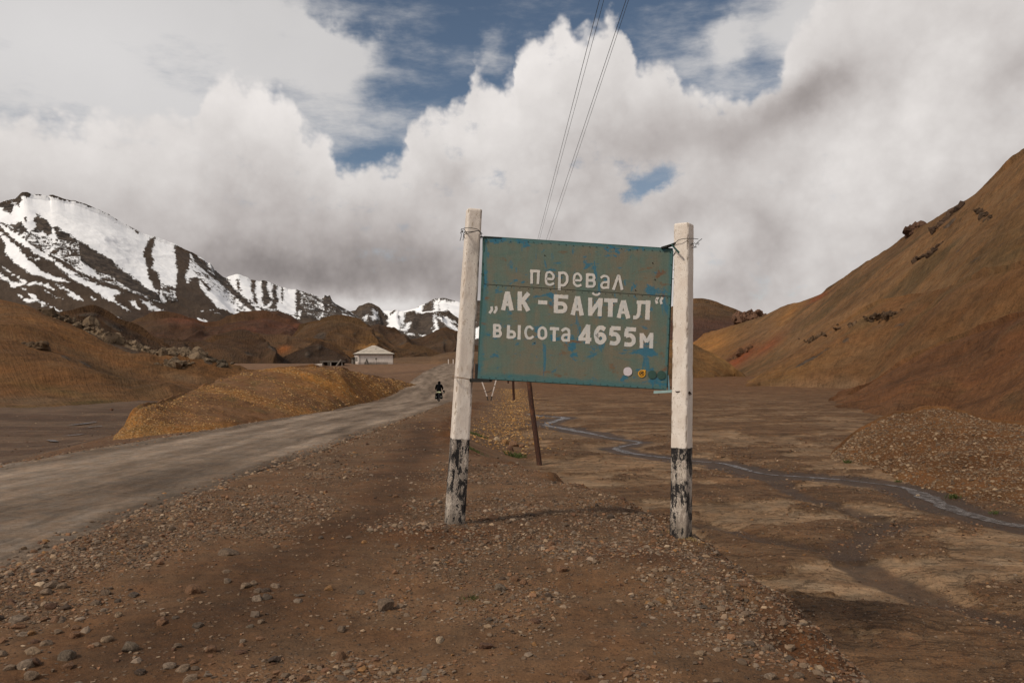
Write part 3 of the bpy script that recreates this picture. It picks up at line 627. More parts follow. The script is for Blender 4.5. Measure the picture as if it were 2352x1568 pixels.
# ochre mound beside the road
def mound_col(p):
    S = p['S']; px, py = proj(S); n1 = fbm(S*.25, 5, 15); n2 = fbm(S*1.2, 5, 16)
    och = lerp(A(.22, .122, .045), A(.32, .178, .062), .5+1.3*n1); soilc = A(.165, .105, .066)
    w = np.clip(gs(px, py, 760, 880, 170, 36, -8)+.8*gs(px, py, 640, 962, 150, 14, 4)+.8*gs(px, py, 300, 965, 26, 40)+.6*gs(px, py, 470, 985, 110, 12, 2)-.5*gs(px, py, 450, 945, 110, 26)+.9*n1-.12, 0, 1)
    c = lerp(soilc, och, w); c = lerp(c, A(.10, .088, .048), sstep(n2*2.4-.3)*.55); c = lerp(c, A(.12, .07, .035), np.clip(gs(px, py, 430, 983, 60, 9)+gs(px, py, 560, 860, 40, 6), 0, 1)*.5)
    return c*(1+.25*n2)[..., None]
mound, _ = loft('ochre_mound', [(262, 1003, 29), (285, 978, 29.8), (305, 952, 30.8), (326, 934, 32), (360, 925, 34), (395, 918, 37), (450, 894, 43), (501, 873, 50), (568, 853, 56), (635, 845, 61), (719, 841, 68), (786, 845, 76), (813, 853, 84), (860, 864, 95), (915, 873, 106), (960, 885, 112)],
     [(262, 1003, 28.4), (300, 1000, 27.8), (384, 998, 28), (458, 996, 28.6), (510, 989, 30), (568, 979), (669, 965), (752, 951), (800, 940), (848, 926), (883, 915), (910, 905), (929, 897), (945, 891), (960, 888)], moundm, 520, 170, .95, .34, .38, 7, .5, col=mound_col, seed=18, sink=.35, csm=14, back=.5)
# ------------------------------------------------------------------ hills of the middle distance
def mk(c1, c2, spots=(), fs=.01, sp=A(.20, .09, .03)):
    def f(p):
        S = p['S']; px, py = proj(S); n1 = fbm(S*fs, 5, 25); n2 = fbm(S*fs*4, 5, 26)
        c = lerp(A(*c1), A(*c2), .5+1.4*n1)
        for q, cc in spots: c = lerp(c, A(*cc), np.clip(gs(px, py, *q)*(1+n2), 0, 1)*.9)
        return c*(1+.3*n2)[..., None]
    return f
def rk(items, k=.8):
    def f(p):
        px, py = proj(p['S']); r = 0
        for q in items: r = r+gs(px, py, *q)
        return np.clip(r*k, 0, .9)
    return f
def hill(crest, fdy, fD, **kw):
    foot = [(p[0]+kw.get('fx', 0), max(p[1]+fdy, 852), fD) for p in crest]; kw.pop('fx', None)
    return loft('hill', crest, foot, hillmid, kw.pop('nu', 300), kw.pop('nv', 90), kw.pop('prof', 1.05), kw.pop('amp', 6), kw.pop('fr', .012), 6, kw.pop('ridge', .7), gully=kw.pop('gully', 0), **kw)
B1 = (.062, .040, .027); B2 = (.085, .054, .034); RED = (.10, .045, .030)
hill([(60, 770, 175), (120, 740, 178), (158, 724, 180), (181, 717, 182), (212, 715, 185), (243, 727, 185), (283, 748, 185), (318, 765, 185), (370, 798, 180), (430, 830, 175), (520, 868, 170)], 60, 140, amp=2.6, fr=.035, col=mk(B1, B2, fs=.03), gully=24, rock=rk([(205, 722, 40, 7, 5), (260, 750, 30, 6, -30)], .7), seed=31)
hill([(250, 800, 400), (330, 785, 400), (351, 782, 400), (385, 781, 395), (418, 786, 390), (440, 797, 380), (468, 812, 370), (500, 830, 360), (560, 850, 350)], 50, 250, amp=6, col=mk(B1, B2), gully=45, seed=32)
hill([(400, 830, 420), (461, 800, 440), (501, 780, 450), (541, 772, 450), (565, 771, 450), (585, 776, 445), (619, 793, 430), (645, 816, 410), (680, 836, 400), (720, 850, 390)], 45, 280, amp=6, col=mk((.085, .052, .03), B1), rock=rk([(570, 812, 20, 7, -20), (625, 800, 14, 5, -35)]), seed=33, gully=45)
hill([(600, 850, 380), (640, 838, 400), (670, 822, 420), (698, 806, 430), (716, 797, 430), (730, 793, 430), (748, 799, 425), (770, 808, 420), (790, 819, 415), (813, 833, 400), (850, 850, 390)], 40, 330, amp=4, fr=.02, col=mk(B1, (.07, .048, .035)), rock=rk([(733, 798, 8, 6, 0), (706, 815, 10, 8, 60)]), seed=34, gully=34)
hill([(480, 800, 700), (540, 778, 690), (590, 770, 680), (640, 766, 670), (660, 769, 660), (681, 773, 650), (700, 779, 640), (721, 787, 630), (755, 802, 610), (790, 820, 590), (850, 845, 560)], 60, 450, amp=9, fr=.01, col=mk((.10, .062, .035), B2, [((650, 802, 18, 8, 20), (.26, .10, .035))]), seed=35, gully=60)
hill([(600, 800, 960), (660, 786, 930), (698, 768, 900), (716, 757, 900), (735, 750, 900), (755, 741, 900), (772, 737, 900), (785, 738, 890), (799, 742, 890), (815, 749, 885), (836, 755, 880), (862, 769, 860), (880, 778, 850), (894, 787, 840), (929, 803, 810), (957, 817, 790), (1000, 838, 760), (1060, 860, 740)], 70, 560, amp=16, fr=.007, col=mk((.10, .064, .036), B1, [((845, 800, 30, 20, 50), (.20, .115, .045)), ((818, 822, 16, 4, 60), (.30, .24, .18))], .006), rock=rk([(745, 770, 22, 9, 40), (728, 775, 14, 8, 50), (815, 766, 9, 6, 20), (868, 775, 14, 6, -20)], .7), seed=36, gully=70, nv=130)
hill([(-300, 790, 1300), (0, 782, 1300), (150, 778, 1290), (260, 768, 1270), (310, 756, 1250), (354, 746, 1250), (395, 744, 1250), (430, 750, 1240), (470, 757, 1230), (510, 752, 1210), (540, 744, 1200), (570, 738, 1200), (605, 731, 1200), (635, 737, 1190), (661, 744, 1180), (702, 764, 1150), (740, 785, 1120), (800, 810, 1100)], 75, 700, amp=22, fr=.005, col=mk(B1, (.085, .042, .03), [((430, 735, 50, 14, 0), RED), ((560, 765, 70, 12, 10), (.10, .045, .032)), ((690, 752, 30, 8, 0), (.09, .044, .034))], .004), seed=37, gully=110, nv=120, nu=420)
hill([(800, 790, 1400), (857, 748, 1400), (870, 745, 1400), (883, 752, 1400), (906, 764, 1390), (925, 772, 1380), (941, 777, 1370), (958, 776, 1360), (975, 770, 1360), (999, 761, 1350), (1017, 759, 1350), (1027, 763, 1340), (1038, 771, 1330), (1054, 782, 1310), (1091, 801, 1280), (1150, 830, 1250)], 60, 900, amp=18, fr=.007, col=mk(B1, (.075, .052, .036), (), .006), rock=rk([(1020, 785, 16, 18, 40), (925, 790, 12, 10, 30)], .6), seed=38, gully=80, nv=110)
# far slopes closing the valley behind the camera sides
# ------------------------------------------------------------------ snow mountains
def z2(L, s=.46769, ox=0, oy=700): return [((ox+a*s)*.60494, (oy+b*s)*.60494) for a, b in L]
def z3(L): return z2(L, .38265, 1000, 1000)
def segdist(px, py, poly):
    P = np.array(poly); d = np.full(px.shape, 1e9); ins = np.zeros(px.shape, bool)
    for i in range(len(P)):
        a = P[i]; b = P[(i+1) % len(P)]; vx, vy = b-a; L = vx*vx+vy*vy+1e-9
        t = np.clip(((px-a[0])*vx+(py-a[1])*vy)/L, 0, 1); d = np.minimum(d, np.hypot(px-a[0]-t*vx, py-a[1]-t*vy))
        if b[1] != a[1]:
            cnd = ((a[1] > py) != (b[1] > py)); xi = a[0]+(py-a[1])*vx/(vy if vy else 1e-9); ins ^= cnd & (px < xi)
    return np.where(ins, d, -d)
def snowfield(snow, rock, mixed=()):
    def f(p):
        px, py = proj(p['S']); px = np.abs(px); py = py+10*sstep((p['V']-.86)/.14)
        best = np.full(px.shape, -12.)
        for q in snow: best = np.maximum(best, segdist(px, py, q))
        for q in rock: best = np.minimum(best, -segdist(px, py, q))
        for q, lv in mixed: m_ = sstep((segdist(px, py, q)+1.5)/3); best = best*(1-m_)+lv*m_
        back = p['V'] > 1.0
        return np.where(back, 6, np.clip(best, -12, 12))
    return f
mS, g, b = material('snow_and_rock', .85, .2)
co = g.coord('Object'); uv = g.coord('UV')
wv = g.v('MULTIPLY_ADD', g.v('SUBTRACT', g.noise(co, .02, 5, .65, col=True), (.5,)*3), (26,)*3, g.map(co, (1, .5, .5)))
na = g.noise(wv, .045, 8, .74); nb = g.noise(g.map(uv, (1, .30, 1)), 260, 6, .7); nc = g.noise(wv, .13, 5, .7)
sd_ = g.attr('snow')
t = g.m('ADD', sd_, g.m('ADD', g.m('MULTIPLY', g.m('SUBTRACT', na, .5), 24), g.m('MULTIPLY', g.m('SUBTRACT', nb, .5), 15)))
t = g.m('ADD', t, g.m('MULTIPLY', g.m('SUBTRACT', nc, .5), 14))
sn = g.ss(t, -.7, 1.0)
rk1 = g.noise(co, .05, 8, .7); rk2 = g.noise(g.map(uv, (1, .2, 1)), 150, 6, .65)
rocky = g.attr('rock')
rockc = g.mix(g.ss(rk1, .35, .68), (.042, .033, .027), (.165, .125, .095)); rockc = g.scale(rockc, g.lin(rk2, .3, .7, .65, 1.35))
scree = g.scale(g.attr('col', 'Color'), g.lin(rk2, .3, .7, .8, 1.2))
cr = g.mix(rocky, scree, rockc)
cs = g.mix(g.ss(na, .3, .7), (.88, .88, .89), (.93, .925, .92))
g.put(b.inputs['Base Color'], g.mix(sn, cr, cs))
hb = g.mix(sn, g.m('MULTIPLY', rk1, g.m('MULTIPLY_ADD', rocky, .8, .2)), g.m('MULTIPLY', na, .0))
g.put(b.inputs['Normal'], g.bump(hb, .9, 26))
SNOW1 = [z2(q) for q in [
 [(-200, 240), (0, 165), (190, 88), (300, 118), (700, 195), (1010, 338), (1420, 492), (1650, 605), (1830, 755), (2000, 765), (2400, 860), (2400, 1060), (2290, 1042), (2080, 985), (2010, 930), (2195, 1088), (2110, 1090), (1900, 1010), (2025, 1082), (1990, 1088), (1850, 1030), (1770, 1000), (1640, 870), (1560, 760), (1340, 965), (1200, 905), (1080, 860), (960, 820), (800, 775), (640, 700), (500, 600), (330, 500), (200, 440), (60, 330), (-200, 250)],
 [(-200, 250), (0, 315), (60, 345), (300, 520), (470, 630), (600, 720), (740, 790), (820, 820), (1000, 880), (930, 900), (925, 930), (1060, 1030), (960, 985), (800, 890), (700, 830), (620, 790), (500, 690), (440, 640), (250, 540), (100, 430), (0, 340), (-200, 290)],
 [(-100, 330), (0, 385), (60, 430), (150, 520), (200, 570), (310, 610), (330, 580), (290, 620), (200, 570), (330, 700), (560, 790), (480, 792), (400, 770), (250, 720), (120, 640), (50, 570), (35, 480), (0, 420), (-100, 380)],
 [(-100, 680), (0, 720), (100, 790), (200, 800), (280, 780), (400, 820), (460, 860), (340, 818), (180, 822), (95, 825), (60, 790), (0, 760), (-100, 720)],
 [(0, 655), (100, 720), (215, 795), (150, 770), (60, 700)],
 [(340, 850), (510, 925), (440, 920)], [(450, 810), (500, 815), (590, 880), (500, 850)], [(540, 885), (600, 890), (675, 940), (600, 930)], [(145, 892), (210, 930), (270, 930), (215, 870), (300, 900), (300, 930), (390, 965), (350, 978), (290, 945), (220, 955)],
 [(380, 985), (505, 1025), (470, 1027)], [(832, 1020), (960, 1080), (1062, 1140), (940, 1100)], [(1040, 940), (1090, 950), (1133, 1005), (1070, 990)], [(1140, 935), (1220, 970), (1345, 1030), (1300, 1042), (1200, 1005)],
 [(1520, 1080), (1610, 1125), (1560, 1120)], [(1600, 1085), (1750, 1138), (1650, 1130)], [(1620, 1018), (1720, 1035), (1640, 1036)], [(1690, 1010), (1790, 1050), (1740, 1040)], [(1420, 1095), (1480, 1145), (1450, 1135)], [(740, 910), (780, 940), (750, 935)], [(175, 840), (215, 850), (205, 868)], [(2240, 1095), (2310, 1115), (2280, 1116)], [(1760, 1135), (1820, 1160), (1790, 1155)]]]
SNOW1 += [z3(q) for q in [
 [(-40, 150), (0, 190), (240, 265), (225, 300), (225, 380), (200, 485), (130, 470), (150, 400), (110, 350), (120, 300), (90, 240), (85, 330), (95, 380), (60, 435), (0, 420)],
 [(250, 330), (275, 330), (270, 480), (245, 480)], [(290, 280), (330, 285), (318, 400), (290, 480), (280, 400)], [(345, 290), (440, 310), (400, 420), (372, 400), (380, 340)], [(540, 340), (575, 380), (600, 430), (592, 520), (560, 540), (580, 450)],
 [(480, 330), (540, 350), (500, 380)], [(660, 420), (725, 405), (700, 480), (655, 530), (680, 470)], [(768, 420), (900, 500), (1092, 607), (1030, 628), (900, 540), (790, 470)], [(785, 490), (825, 505), (837, 570), (800, 530)],
 [(-40, 420), (0, 432), (210, 488), (160, 490), (60, 470), (0, 450), (-40, 430)], [(-40, 470), (0, 488), (70, 545), (0, 532), (-40, 510)], [(288, 515), (352, 543), (320, 549)], [(120, 553), (215, 577), (180, 582)], [(578, 598), (626, 592), (605, 608)], [(930, 660), (1045, 705), (1000, 705)], [(350, 470), (380, 470), (360, 510), (340, 500)], [(500, 480), (550, 490), (530, 545), (515, 530)]]]
ROCK1 = [z2(q) for q in [
 [(-20, 165), (60, 165), (115, 190), (85, 245), (30, 235), (-20, 210)], [(60, 165), (140, 138), (178, 155), (150, 195), (100, 180)], [(146, 132), (190, 82), (215, 85), (252, 120), (230, 138), (190, 122), (160, 135)], [(410, 118), (470, 128), (460, 138), (415, 135)],
 [(190, 262), (222, 268), (215, 300), (198, 290)],
 [(280, 285), (300, 250), (325, 262), (400, 310), (415, 350), (430, 400), (380, 420), (350, 370), (320, 380), (240, 385), (290, 340)], [(85, 330), (170, 305), (230, 385), (300, 420), (340, 470), (400, 560), (470, 600), (420, 590), (330, 520), (240, 460), (150, 385)],
 [(430, 345), (460, 340), (540, 400), (610, 450), (640, 475), (560, 465), (480, 460), (445, 400)], [(640, 462), (700, 480), (740, 520), (830, 570), (900, 610), (960, 670), (1080, 760), (1180, 830), (1260, 880), (1330, 955), (1290, 960), (1160, 900), (1040, 870), (960, 800), (880, 730), (780, 710), (700, 660), (650, 620), (632, 540)],
 [(370, 430), (405, 450), (400, 480), (370, 460)], [(460, 500), (500, 520), (490, 550), (455, 520)],
 [(1170, 512), (1235, 465), (1262, 463), (1228, 555), (1245, 610), (1235, 680), (1280, 720), (1318, 825), (1295, 885), (1250, 840), (1213, 760), (1190, 720), (1192, 640), (1168, 590)],
 [(1410, 525), (1480, 540), (1555, 575), (1530, 690), (1500, 740), (1530, 830), (1552, 950), (1500, 985), (1450, 960), (1422, 850), (1442, 700), (1425, 600)], [(1540, 765), (1600, 752), (1640, 850), (1700, 930), (1775, 1010), (1650, 1000), (1570, 960), (1548, 870)],
 [(1570, 700), (1720, 845), (1700, 865), (1640, 790)], [(1545, 560), (1600, 610), (1640, 640), (1750, 740), (1850, 800), (2000, 930), (2145, 1088), (2100, 1085), (1950, 950), (1780, 800), (1620, 680), (1560, 640)], [(1330, 855), (1380, 870), (1440, 940), (1390, 955), (1330, 920)],
 [(1690, 645), (1720, 650), (1760, 710), (1835, 770), (1815, 780), (1730, 720)],
 [(1895, 755), (1940, 742), (2000, 772), (1960, 765)], [(1922, 790), (1940, 800), (1945, 850), (1970, 862), (1935, 865)], [(2035, 790), (2075, 805), (2070, 860), (2088, 960), (2060, 945), (2045, 860)], [(2105, 800), (2150, 795), (2175, 870), (2205, 945), (2150, 985), (2130, 950), (2130, 870)],
 [(2215, 835), (2250, 850), (2245, 905), (2262, 940), (2235, 1010), (2190, 1005), (2215, 930), (2210, 880)], [(2285, 850), (2300, 880), (2290, 960)], [(925, 900), (1000, 882), (1050, 920), (1040, 945), (970, 950), (930, 940)], [(935, 310), (958, 320), (950, 340)], [(1010, 342), (1085, 372), (1080, 385), (1040, 365)], [(1100, 412), (1125, 420), (1118, 436)], [(1460, 640), (1480, 610), (1475, 640)]]]
ROCK1 += [z3(q) for q in [[(600, 345), (612, 305), (640, 328), (662, 308), (690, 380), (640, 380)], [(400, 420), (480, 330), (560, 380), (560, 450), (500, 500), (420, 480)], [(0, 300), (60, 360), (50, 400), (0, 420)]]]
MIX1 = [(z2(q), l_) for q, l_ in [([(80, 330), (240, 400), (420, 430), (560, 470), (640, 480), (650, 620), (700, 690), (640, 690), (520, 620), (380, 560), (240, 470), (130, 390)], 0.2),
 ([(330, 610), (470, 640), (620, 720), (760, 780), (700, 790), (600, 730), (480, 650)], 1.), ([(760, 700), (960, 790), (1080, 860), (1230, 920), (1340, 962), (1260, 950), (1100, 890), (940, 830), (820, 770)], .3), ([(1300, 800), (1400, 820), (1450, 950), (1330, 940)], 0.),
 ([(1540, 600), (1640, 680), (1760, 800), (1900, 920), (2100, 1080), (2000, 1040), (1850, 950), (1700, 830), (1560, 700)], 1.2)]]
MIX1 += [(z3(q), l_) for q, l_ in [([(380, 300), (560, 360), (600, 450), (560, 560), (430, 520), (390, 420)], -1.0), ([(620, 390), (720, 400), (720, 520), (600, 560)], -2.)]]
def m1_col(p):
    S = p['S']; px, py = proj(S); n1 = fbm(S*.004, 5, 25); n2 = fbm(S*.02, 5, 26)
    c = lerp(A(.058, .042, .031), A(.078, .052, .034), .5+1.4*n1); c = lerp(c, A(.085, .044, .030), np.clip(gs(px, py, 400, 735, 70, 16, -12)+gs(px, py, 150, 742, 60, 14, -20), 0, 1)*.8); return c*(1+.25*n2)[..., None]
def m1_rock(p):
    px, py = proj(p['S']); r = np.zeros(px.shape); ax = np.abs(px)
    for q in [ROCK1[i] for i in (0, 1, 2, 5, 6, 7, 8, 9, 10, 15, 16, 17)]+ROCK1[-3:]: r = np.maximum(r, sstep(segdist(ax, py, q)/3+.7))
    r = np.maximum(r, sstep((px-560)/60)*(px < 830)*sstep((735-py)/10))
    return r*.95
cr1 = z2([(0, 175), (60, 150), (140, 138), (165, 105), (190, 85), (215, 88), (240, 104), (300, 122), (405, 130), (415, 118), (465, 126), (520, 148), (600, 158), (700, 200), (800, 235), (900, 285), (1010, 342), (1085, 376), (1190, 424), (1300, 465), (1420, 500), (1550, 560), (1650, 615), (1685, 645), (1705, 640), (1740, 700), (1830, 768), (1905, 752), (1935, 742), (2000, 770), (2030, 790), (2110, 802), (2140, 795), (2250, 835), (2300, 860)])+z3([(0, 188), (100, 230), (240, 272), (330, 272), (400, 288), (425, 300), (480, 308), (540, 335), (598, 348), (604, 312), (636, 328), (660, 310), (672, 345), (690, 378), (760, 420), (830, 462), (900, 503), (1000, 560), (1092, 610), (1200, 680), (1400, 790), (1700, 900)])
n_ = len(cr1); cr1 = [(x, y, 1900+700*max(0, x)/900) for x, y in cr1]
cr1 = [(-450, 395, 1850), (-150, 470, 1900)]+cr1
loft('snow_mountain', cr1, [(-450, 862, 1000), (-150, 862, 1100), (400, 862, 1250), (860, 862, 1500), (1100, 862, 1600)], mS, 860, 260, 1.15, 24, .0045, 8, .6, col=m1_col, rock=m1_rock, seed=41, sd=snowfield(SNOW1, ROCK1, MIX1), csm=0, jag=2.5, gully=0, smax=90)
# second range, right of the notch
S3 = [z3([(1000, 480), (1130, 520), (1200, 492), (1350, 488), (1520, 466), (1600, 438), (1720, 392), (1850, 402), (1950, 425), (2200, 430), (2500, 560), (2500, 900), (1900, 900), (1200, 620)])]
R3 = [z3(q) for q in [[(1570, 470), (1620, 435), (1700, 398), (1745, 395), (1700, 430), (1680, 470), (1640, 500), (1580, 520)], [(1740, 450), (1755, 455), (1735, 530), (1715, 525)], [(1790, 480), (1832, 455), (1815, 510), (1775, 548), (1765, 520)], [(1885, 535), (1945, 585), (1920, 575)], [(1350, 480), (1380, 472), (1360, 490)], [(1400, 485), (1460, 478), (1430, 492)], [(1850, 400), (1870, 402), (1860, 412)],
      [(2100, 430), (2180, 420), (2180, 600), (2130, 640), (2110, 520)], [(1520, 470), (1600, 462), (1560, 480)]]]
cz = [(a, b, 3300) for a, b in z3([(900, 560), (1000, 530), (1130, 522), (1200, 494), (1350, 490), (1430, 480), (1520, 468), (1600, 440), (1660, 412), (1700, 396), (1720, 394), (1790, 392), (1850, 403), (1950, 428), (2060, 440), (2120, 412), (2160, 410), (2300, 470), (2500, 600), (3000, 760)])]
loft('snow_mountain', cz, [(840, 862, 2000), (1300, 862, 2000)], mS, 400, 110, 1.1, 30, .003, 6, .7, col=m1_col, rock=lambda p: np.full(p['U'].shape, .85), seed=42, sd=snowfield(S3, R3), csm=0, jag=2, smax=50)
S2 = [z3(q) for q in [[(1290, 520), (1330, 508), (1345, 560), (1372, 620), (1330, 668), (1228, 635), (1235, 575)], [(1320, 508), (1400, 520), (1395, 600), (1365, 660), (1370, 600)], [(1420, 590), (1465, 585), (1425, 680), (1365, 665)], [(1680, 530), (1725, 560), (1742, 672), (1690, 685), (1700, 620)], [(1690, 508), (1850, 570), (1945, 655), (1932, 748), (1860, 650), (1750, 560)], [(1368, 668), (1502, 710), (1440, 712)], [(1535, 706), (1612, 716), (1580, 727)], [(1668, 640), (1695, 650), (1690, 685)], [(1770, 690), (1835, 712), (1790, 715)],
      [(1060, 432), (1085, 440), (1128, 500), (1110, 520), (1085, 480)], [(975, 545), (1000, 520), (1035, 512), (1030, 580), (1005, 570)], [(1050, 520), (1110, 500), (1150, 545), (1090, 560)], [(1130, 520), (1240, 545), (1200, 555)], [(1885, 760), (1930, 775), (1900, 775)], [(1480, 515), (1640, 520), (1600, 530), (1500, 530)], [(2090, 640), (2160, 620), (2150, 740), (2100, 745)], [(1225, 630), (1330, 690), (1300, 690)]]]
cm = [(a, b, 2700) for a, b in z3([(840, 540), (900, 503), (960, 478), (1000, 452), (1030, 436), (1062, 428), (1085, 440), (1110, 465), (1130, 510), (1160, 540), (1240, 540), (1290, 512), (1318, 500), (1345, 515), (1400, 520), (1480, 510), (1560, 515), (1640, 498), (1680, 500), (1740, 520), (1850, 568), (1930, 620), (2020, 690), (2100, 600), (2160, 560), (2300, 640), (2600, 800)])]
loft('snow_mountain', cm, [(800, 862, 1700), (1250, 862, 1700)], mS, 460, 140, 1.1, 30, .004, 7, .75, col=m1_col, rock=lambda p: np.full(p['U'].shape, .6), seed=43, sd=snowfield(S2, []), csm=0, jag=3, gully=90, smax=25)
# ------------------------------------------------------------------ the pass sign
def zp(zx, zy): return (1650+zx*.5102)*.60494, (750+zy*.5102)*.60494
PL = np.array(point(np.array(1104.), 700., 7.70)); PR = np.array(point(np.array(1541.), 730., 7.36))
sx_ = PR-PL; sx_[2] = 0; sx_ /= np.linalg.norm(sx_); SN = np.array([sx_[1], -sx_[0], 0.])            # normal towards the viewer
def sg(zx, zy, off=0.):
    px, py = zp(zx, zy); a, y, z = ray(px, py); d = np.array([a, y, z]); o = np.array([0, 0, CAMZ])
    t = np.dot(PL+SN*0-o, SN)/np.dot(d, SN); return Vector(o+d*t+SN*off)
base_sign = Vector((.45, 7.6, 0.)); sign = empty('pass_sign', base_sign, label='rusty green metal sign board with white Cyrillic lettering wired between two white posts', cat='road sign')
def place(o):                                   # parts are built in world space, then hung under the empty
    o.matrix_parent_inverse = Matrix.Translation(-base_sign); return o
# paints
mP, g, b = material('weathered_sign_paint', .62, .35)
co = g.coord('Object'); cs_ = g.map(co, (1, 1, 1))
n1 = g.noise(g.map(co, (3, 1, 1.6)), 1.6, 7, .6, .4); n2 = g.noise(g.map(co, (1, 1, 3.2)), 3.2, 6, .65, .8); n3 = g.noise(g.map(co, (2.4, 1, .6), (5, 2, 1)), 4.5, 5, .6, .3); n4 = g.noise(g.map(co, (1, 1, 2.2), (9, 4, 7)), 4.2, 7, .68, .6)
fi = g.noise(co, 90, 4, .7); vs = g.noise(g.map(co, (9, 9, .4)), 9, 3, .6)
c = g.mix(g.ss(n1, .38, .62), (.138, .125, .088), (.098, .134, .106))
c = g.mix(g.ss(n2, .52, .70, 0, .6), c, (.078, .135, .115))
c = g.mix(g.ss(n3, .56, .74, 0, .6), c, (.185, .135, .085))
ed = g.attr('edge')
c = g.mix(g.m('MULTIPLY', g.ss(g.m('MULTIPLY_ADD', g.m('SUBTRACT', n2, .5), .9, ed), .25, .8), .75), c, (.036, .128, .138))
bluem = g.m('MULTIPLY', g.ss(g.m('ADD', n4, g.m('MULTIPLY', g.m('SUBTRACT', n3, .5), .35)), .576, .62), .85)
bluem2 = g.m('MULTIPLY', g.ss(g.noise(g.map(co, (3.2, 1, .8), (3, 8, 2)), 3.4, 6, .66, .5), .612, .66), .75)
c = g.mix(g.m('MAXIMUM', bluem, bluem2), c, (.014, .120, .190))
rs = g.noise(g.map(co, (1, 1, 1.7), (2, 2, 2)), 4.6, 6, .62, .4)
c = g.mix(g.ss(rs, .60, .70, 0, .8), c, (.15, .058, .018))
c = g.scale(c, g.m('ADD', g.lin(fi, .3, .7, .86, 1.12), g.m('MULTIPLY', g.m('SUBTRACT', vs, .5), .25)))
g.put(b.inputs['Base Color'], c); g.put(b.inputs['Normal'], g.bump(g.m('ADD', g.m('MULTIPLY', n2, .5), g.m('MULTIPLY', fi, .2)), .35, .01)); g.put(b.inputs['Roughness'], g.lin(n2, .3, .7, .5, .8))
mLet, g, b = material('white_lettering_paint', .6, .3)
co = g.coord('Object'); l1 = g.noise(g.map(co, (4, 1, 1)), 9, 5, .65); l2 = g.noise(co, 60, 4, .7); l3 = g.noise(co, 5, 6, .7)
c = g.mix(g.ss(l1, .35, .7), (.58, .53, .48), (.47, .48, .47)); c = g.mix(g.ss(l3, .60, .74, 0, .55), c, (.27, .36, .37)); c = g.mix(g.ss(l3, .40, .28, 0, .5), c, (.42, .33, .26))
c = g.scale(c, g.lin(l2, .3, .7, .9, 1.06)); g.put(b.inputs['Base Color'], c); g.put(b.inputs['Normal'], g.bump(l1, .3, .003))
def simple(name, colr, rough=.7, metal=0, var=.25, sc=30, spec=.3, bump=.002):
    m, g, b = material(name, rough, spec, metal); n = g.noise(g.coord('Object'), sc, 6, .65)
    g.put(b.inputs['Base Color'], g.scale(g.mix(0., colr, colr), g.lin(n, .3, .7, 1-var, 1+var))); g.put(b.inputs['Normal'], g.bump(n, .5, bump)); return m
mDark = simple('dark_rusted_iron', (.018, .017, .014), .7); mRust = simple('rusty_wire', (.045, .022, .012), .8); mWireL = simple('pale_tie_wire', (.22, .14, .085), .7)
mTeal = simple('pale_teal_paint', (.30, .42, .40), .6, 0, .2, 20); mTealD = simple('dark_teal_paint', (.035, .085, .075), .6); mBlueP = simple('blue_grey_paint', (.12, .22, .26), .6, 0, .3, 15)

def board(name, tl, tr, br, bl, off, nx=40, nz=26):
    P = np.array([[np.array(sg(tl[0]+(tr[0]-tl[0])*u+(bl[0]+(br[0]-bl[0])*u-tl[0]-(tr[0]-tl[0])*u)*v, tl[1]+(tr[1]-tl[1])*u+(bl[1]+(br[1]-bl[1])*u-tl[1]-(tr[1]-tl[1])*u)*v, off)) for u in np.linspace(0, 1, nx)] for v in np.linspace(0, 1, nz)])
    bulge = .0006*fbm(P*2.2, 3, 4)
    P = P+SN*bulge[..., None]; U, V_ = np.meshgrid(np.linspace(0, 1, nx), np.linspace(0, 1, nz))
    Vt = list(P.reshape(-1, 3)); Fs = [tuple(f[::-1]) for f in grid_faces(nz, nx)]; B = len(Vt)
    Vt += list((P-SN*.004).reshape(-1, 3)); Fs += [tuple(i+B for i in f) for f in grid_faces(nz, nx)]
    rim = list(range(nx))+[r*nx+nx-1 for r in range(1, nz)]+[(nz-1)*nx+i for i in range(nx-2, -1, -1)]+[r*nx for r in range(nz-2, 0, -1)]
    for a, b2 in zip(rim, rim[1:]+rim[:1]): Fs.append((a, b2, b2+B, a+B))
    me = bpy.data.meshes.new(name); me.from_pydata([tuple(v) for v in Vt], [], Fs); me.materials.append(mP)
    return me, U, V_
me, U, V_ = board('upper_panel', (362, 292), (1775, 385), (1755, 742), (372, 655), 0)
e = np.maximum(np.maximum(1-U/.035, (U-.965)/.035), 1-V_/.12).clip(0, 1); vattr(me, 'edge', np.r_[e.ravel(), e.ravel()]); place(mesh_obj('upper_panel', me, sign))
me, U, V_ = board('lower_panel', (367, 647), (1755, 738), (1727, 1427), (320, 1345), .003)
e = np.maximum(np.maximum(1-U/.05, (U-.98)/.02), (V_-.88)/.12).clip(0, 1); vattr(me, 'edge', np.r_[e.ravel(), e.ravel()]); place(mesh_obj('lower_panel', me, sign))
MB_ = MB(); MB_.bar(sg(373, 644, .0035), sg(1756, 735, .0035), .0045, .003); place(MB_.build('seam', mDark, sign))
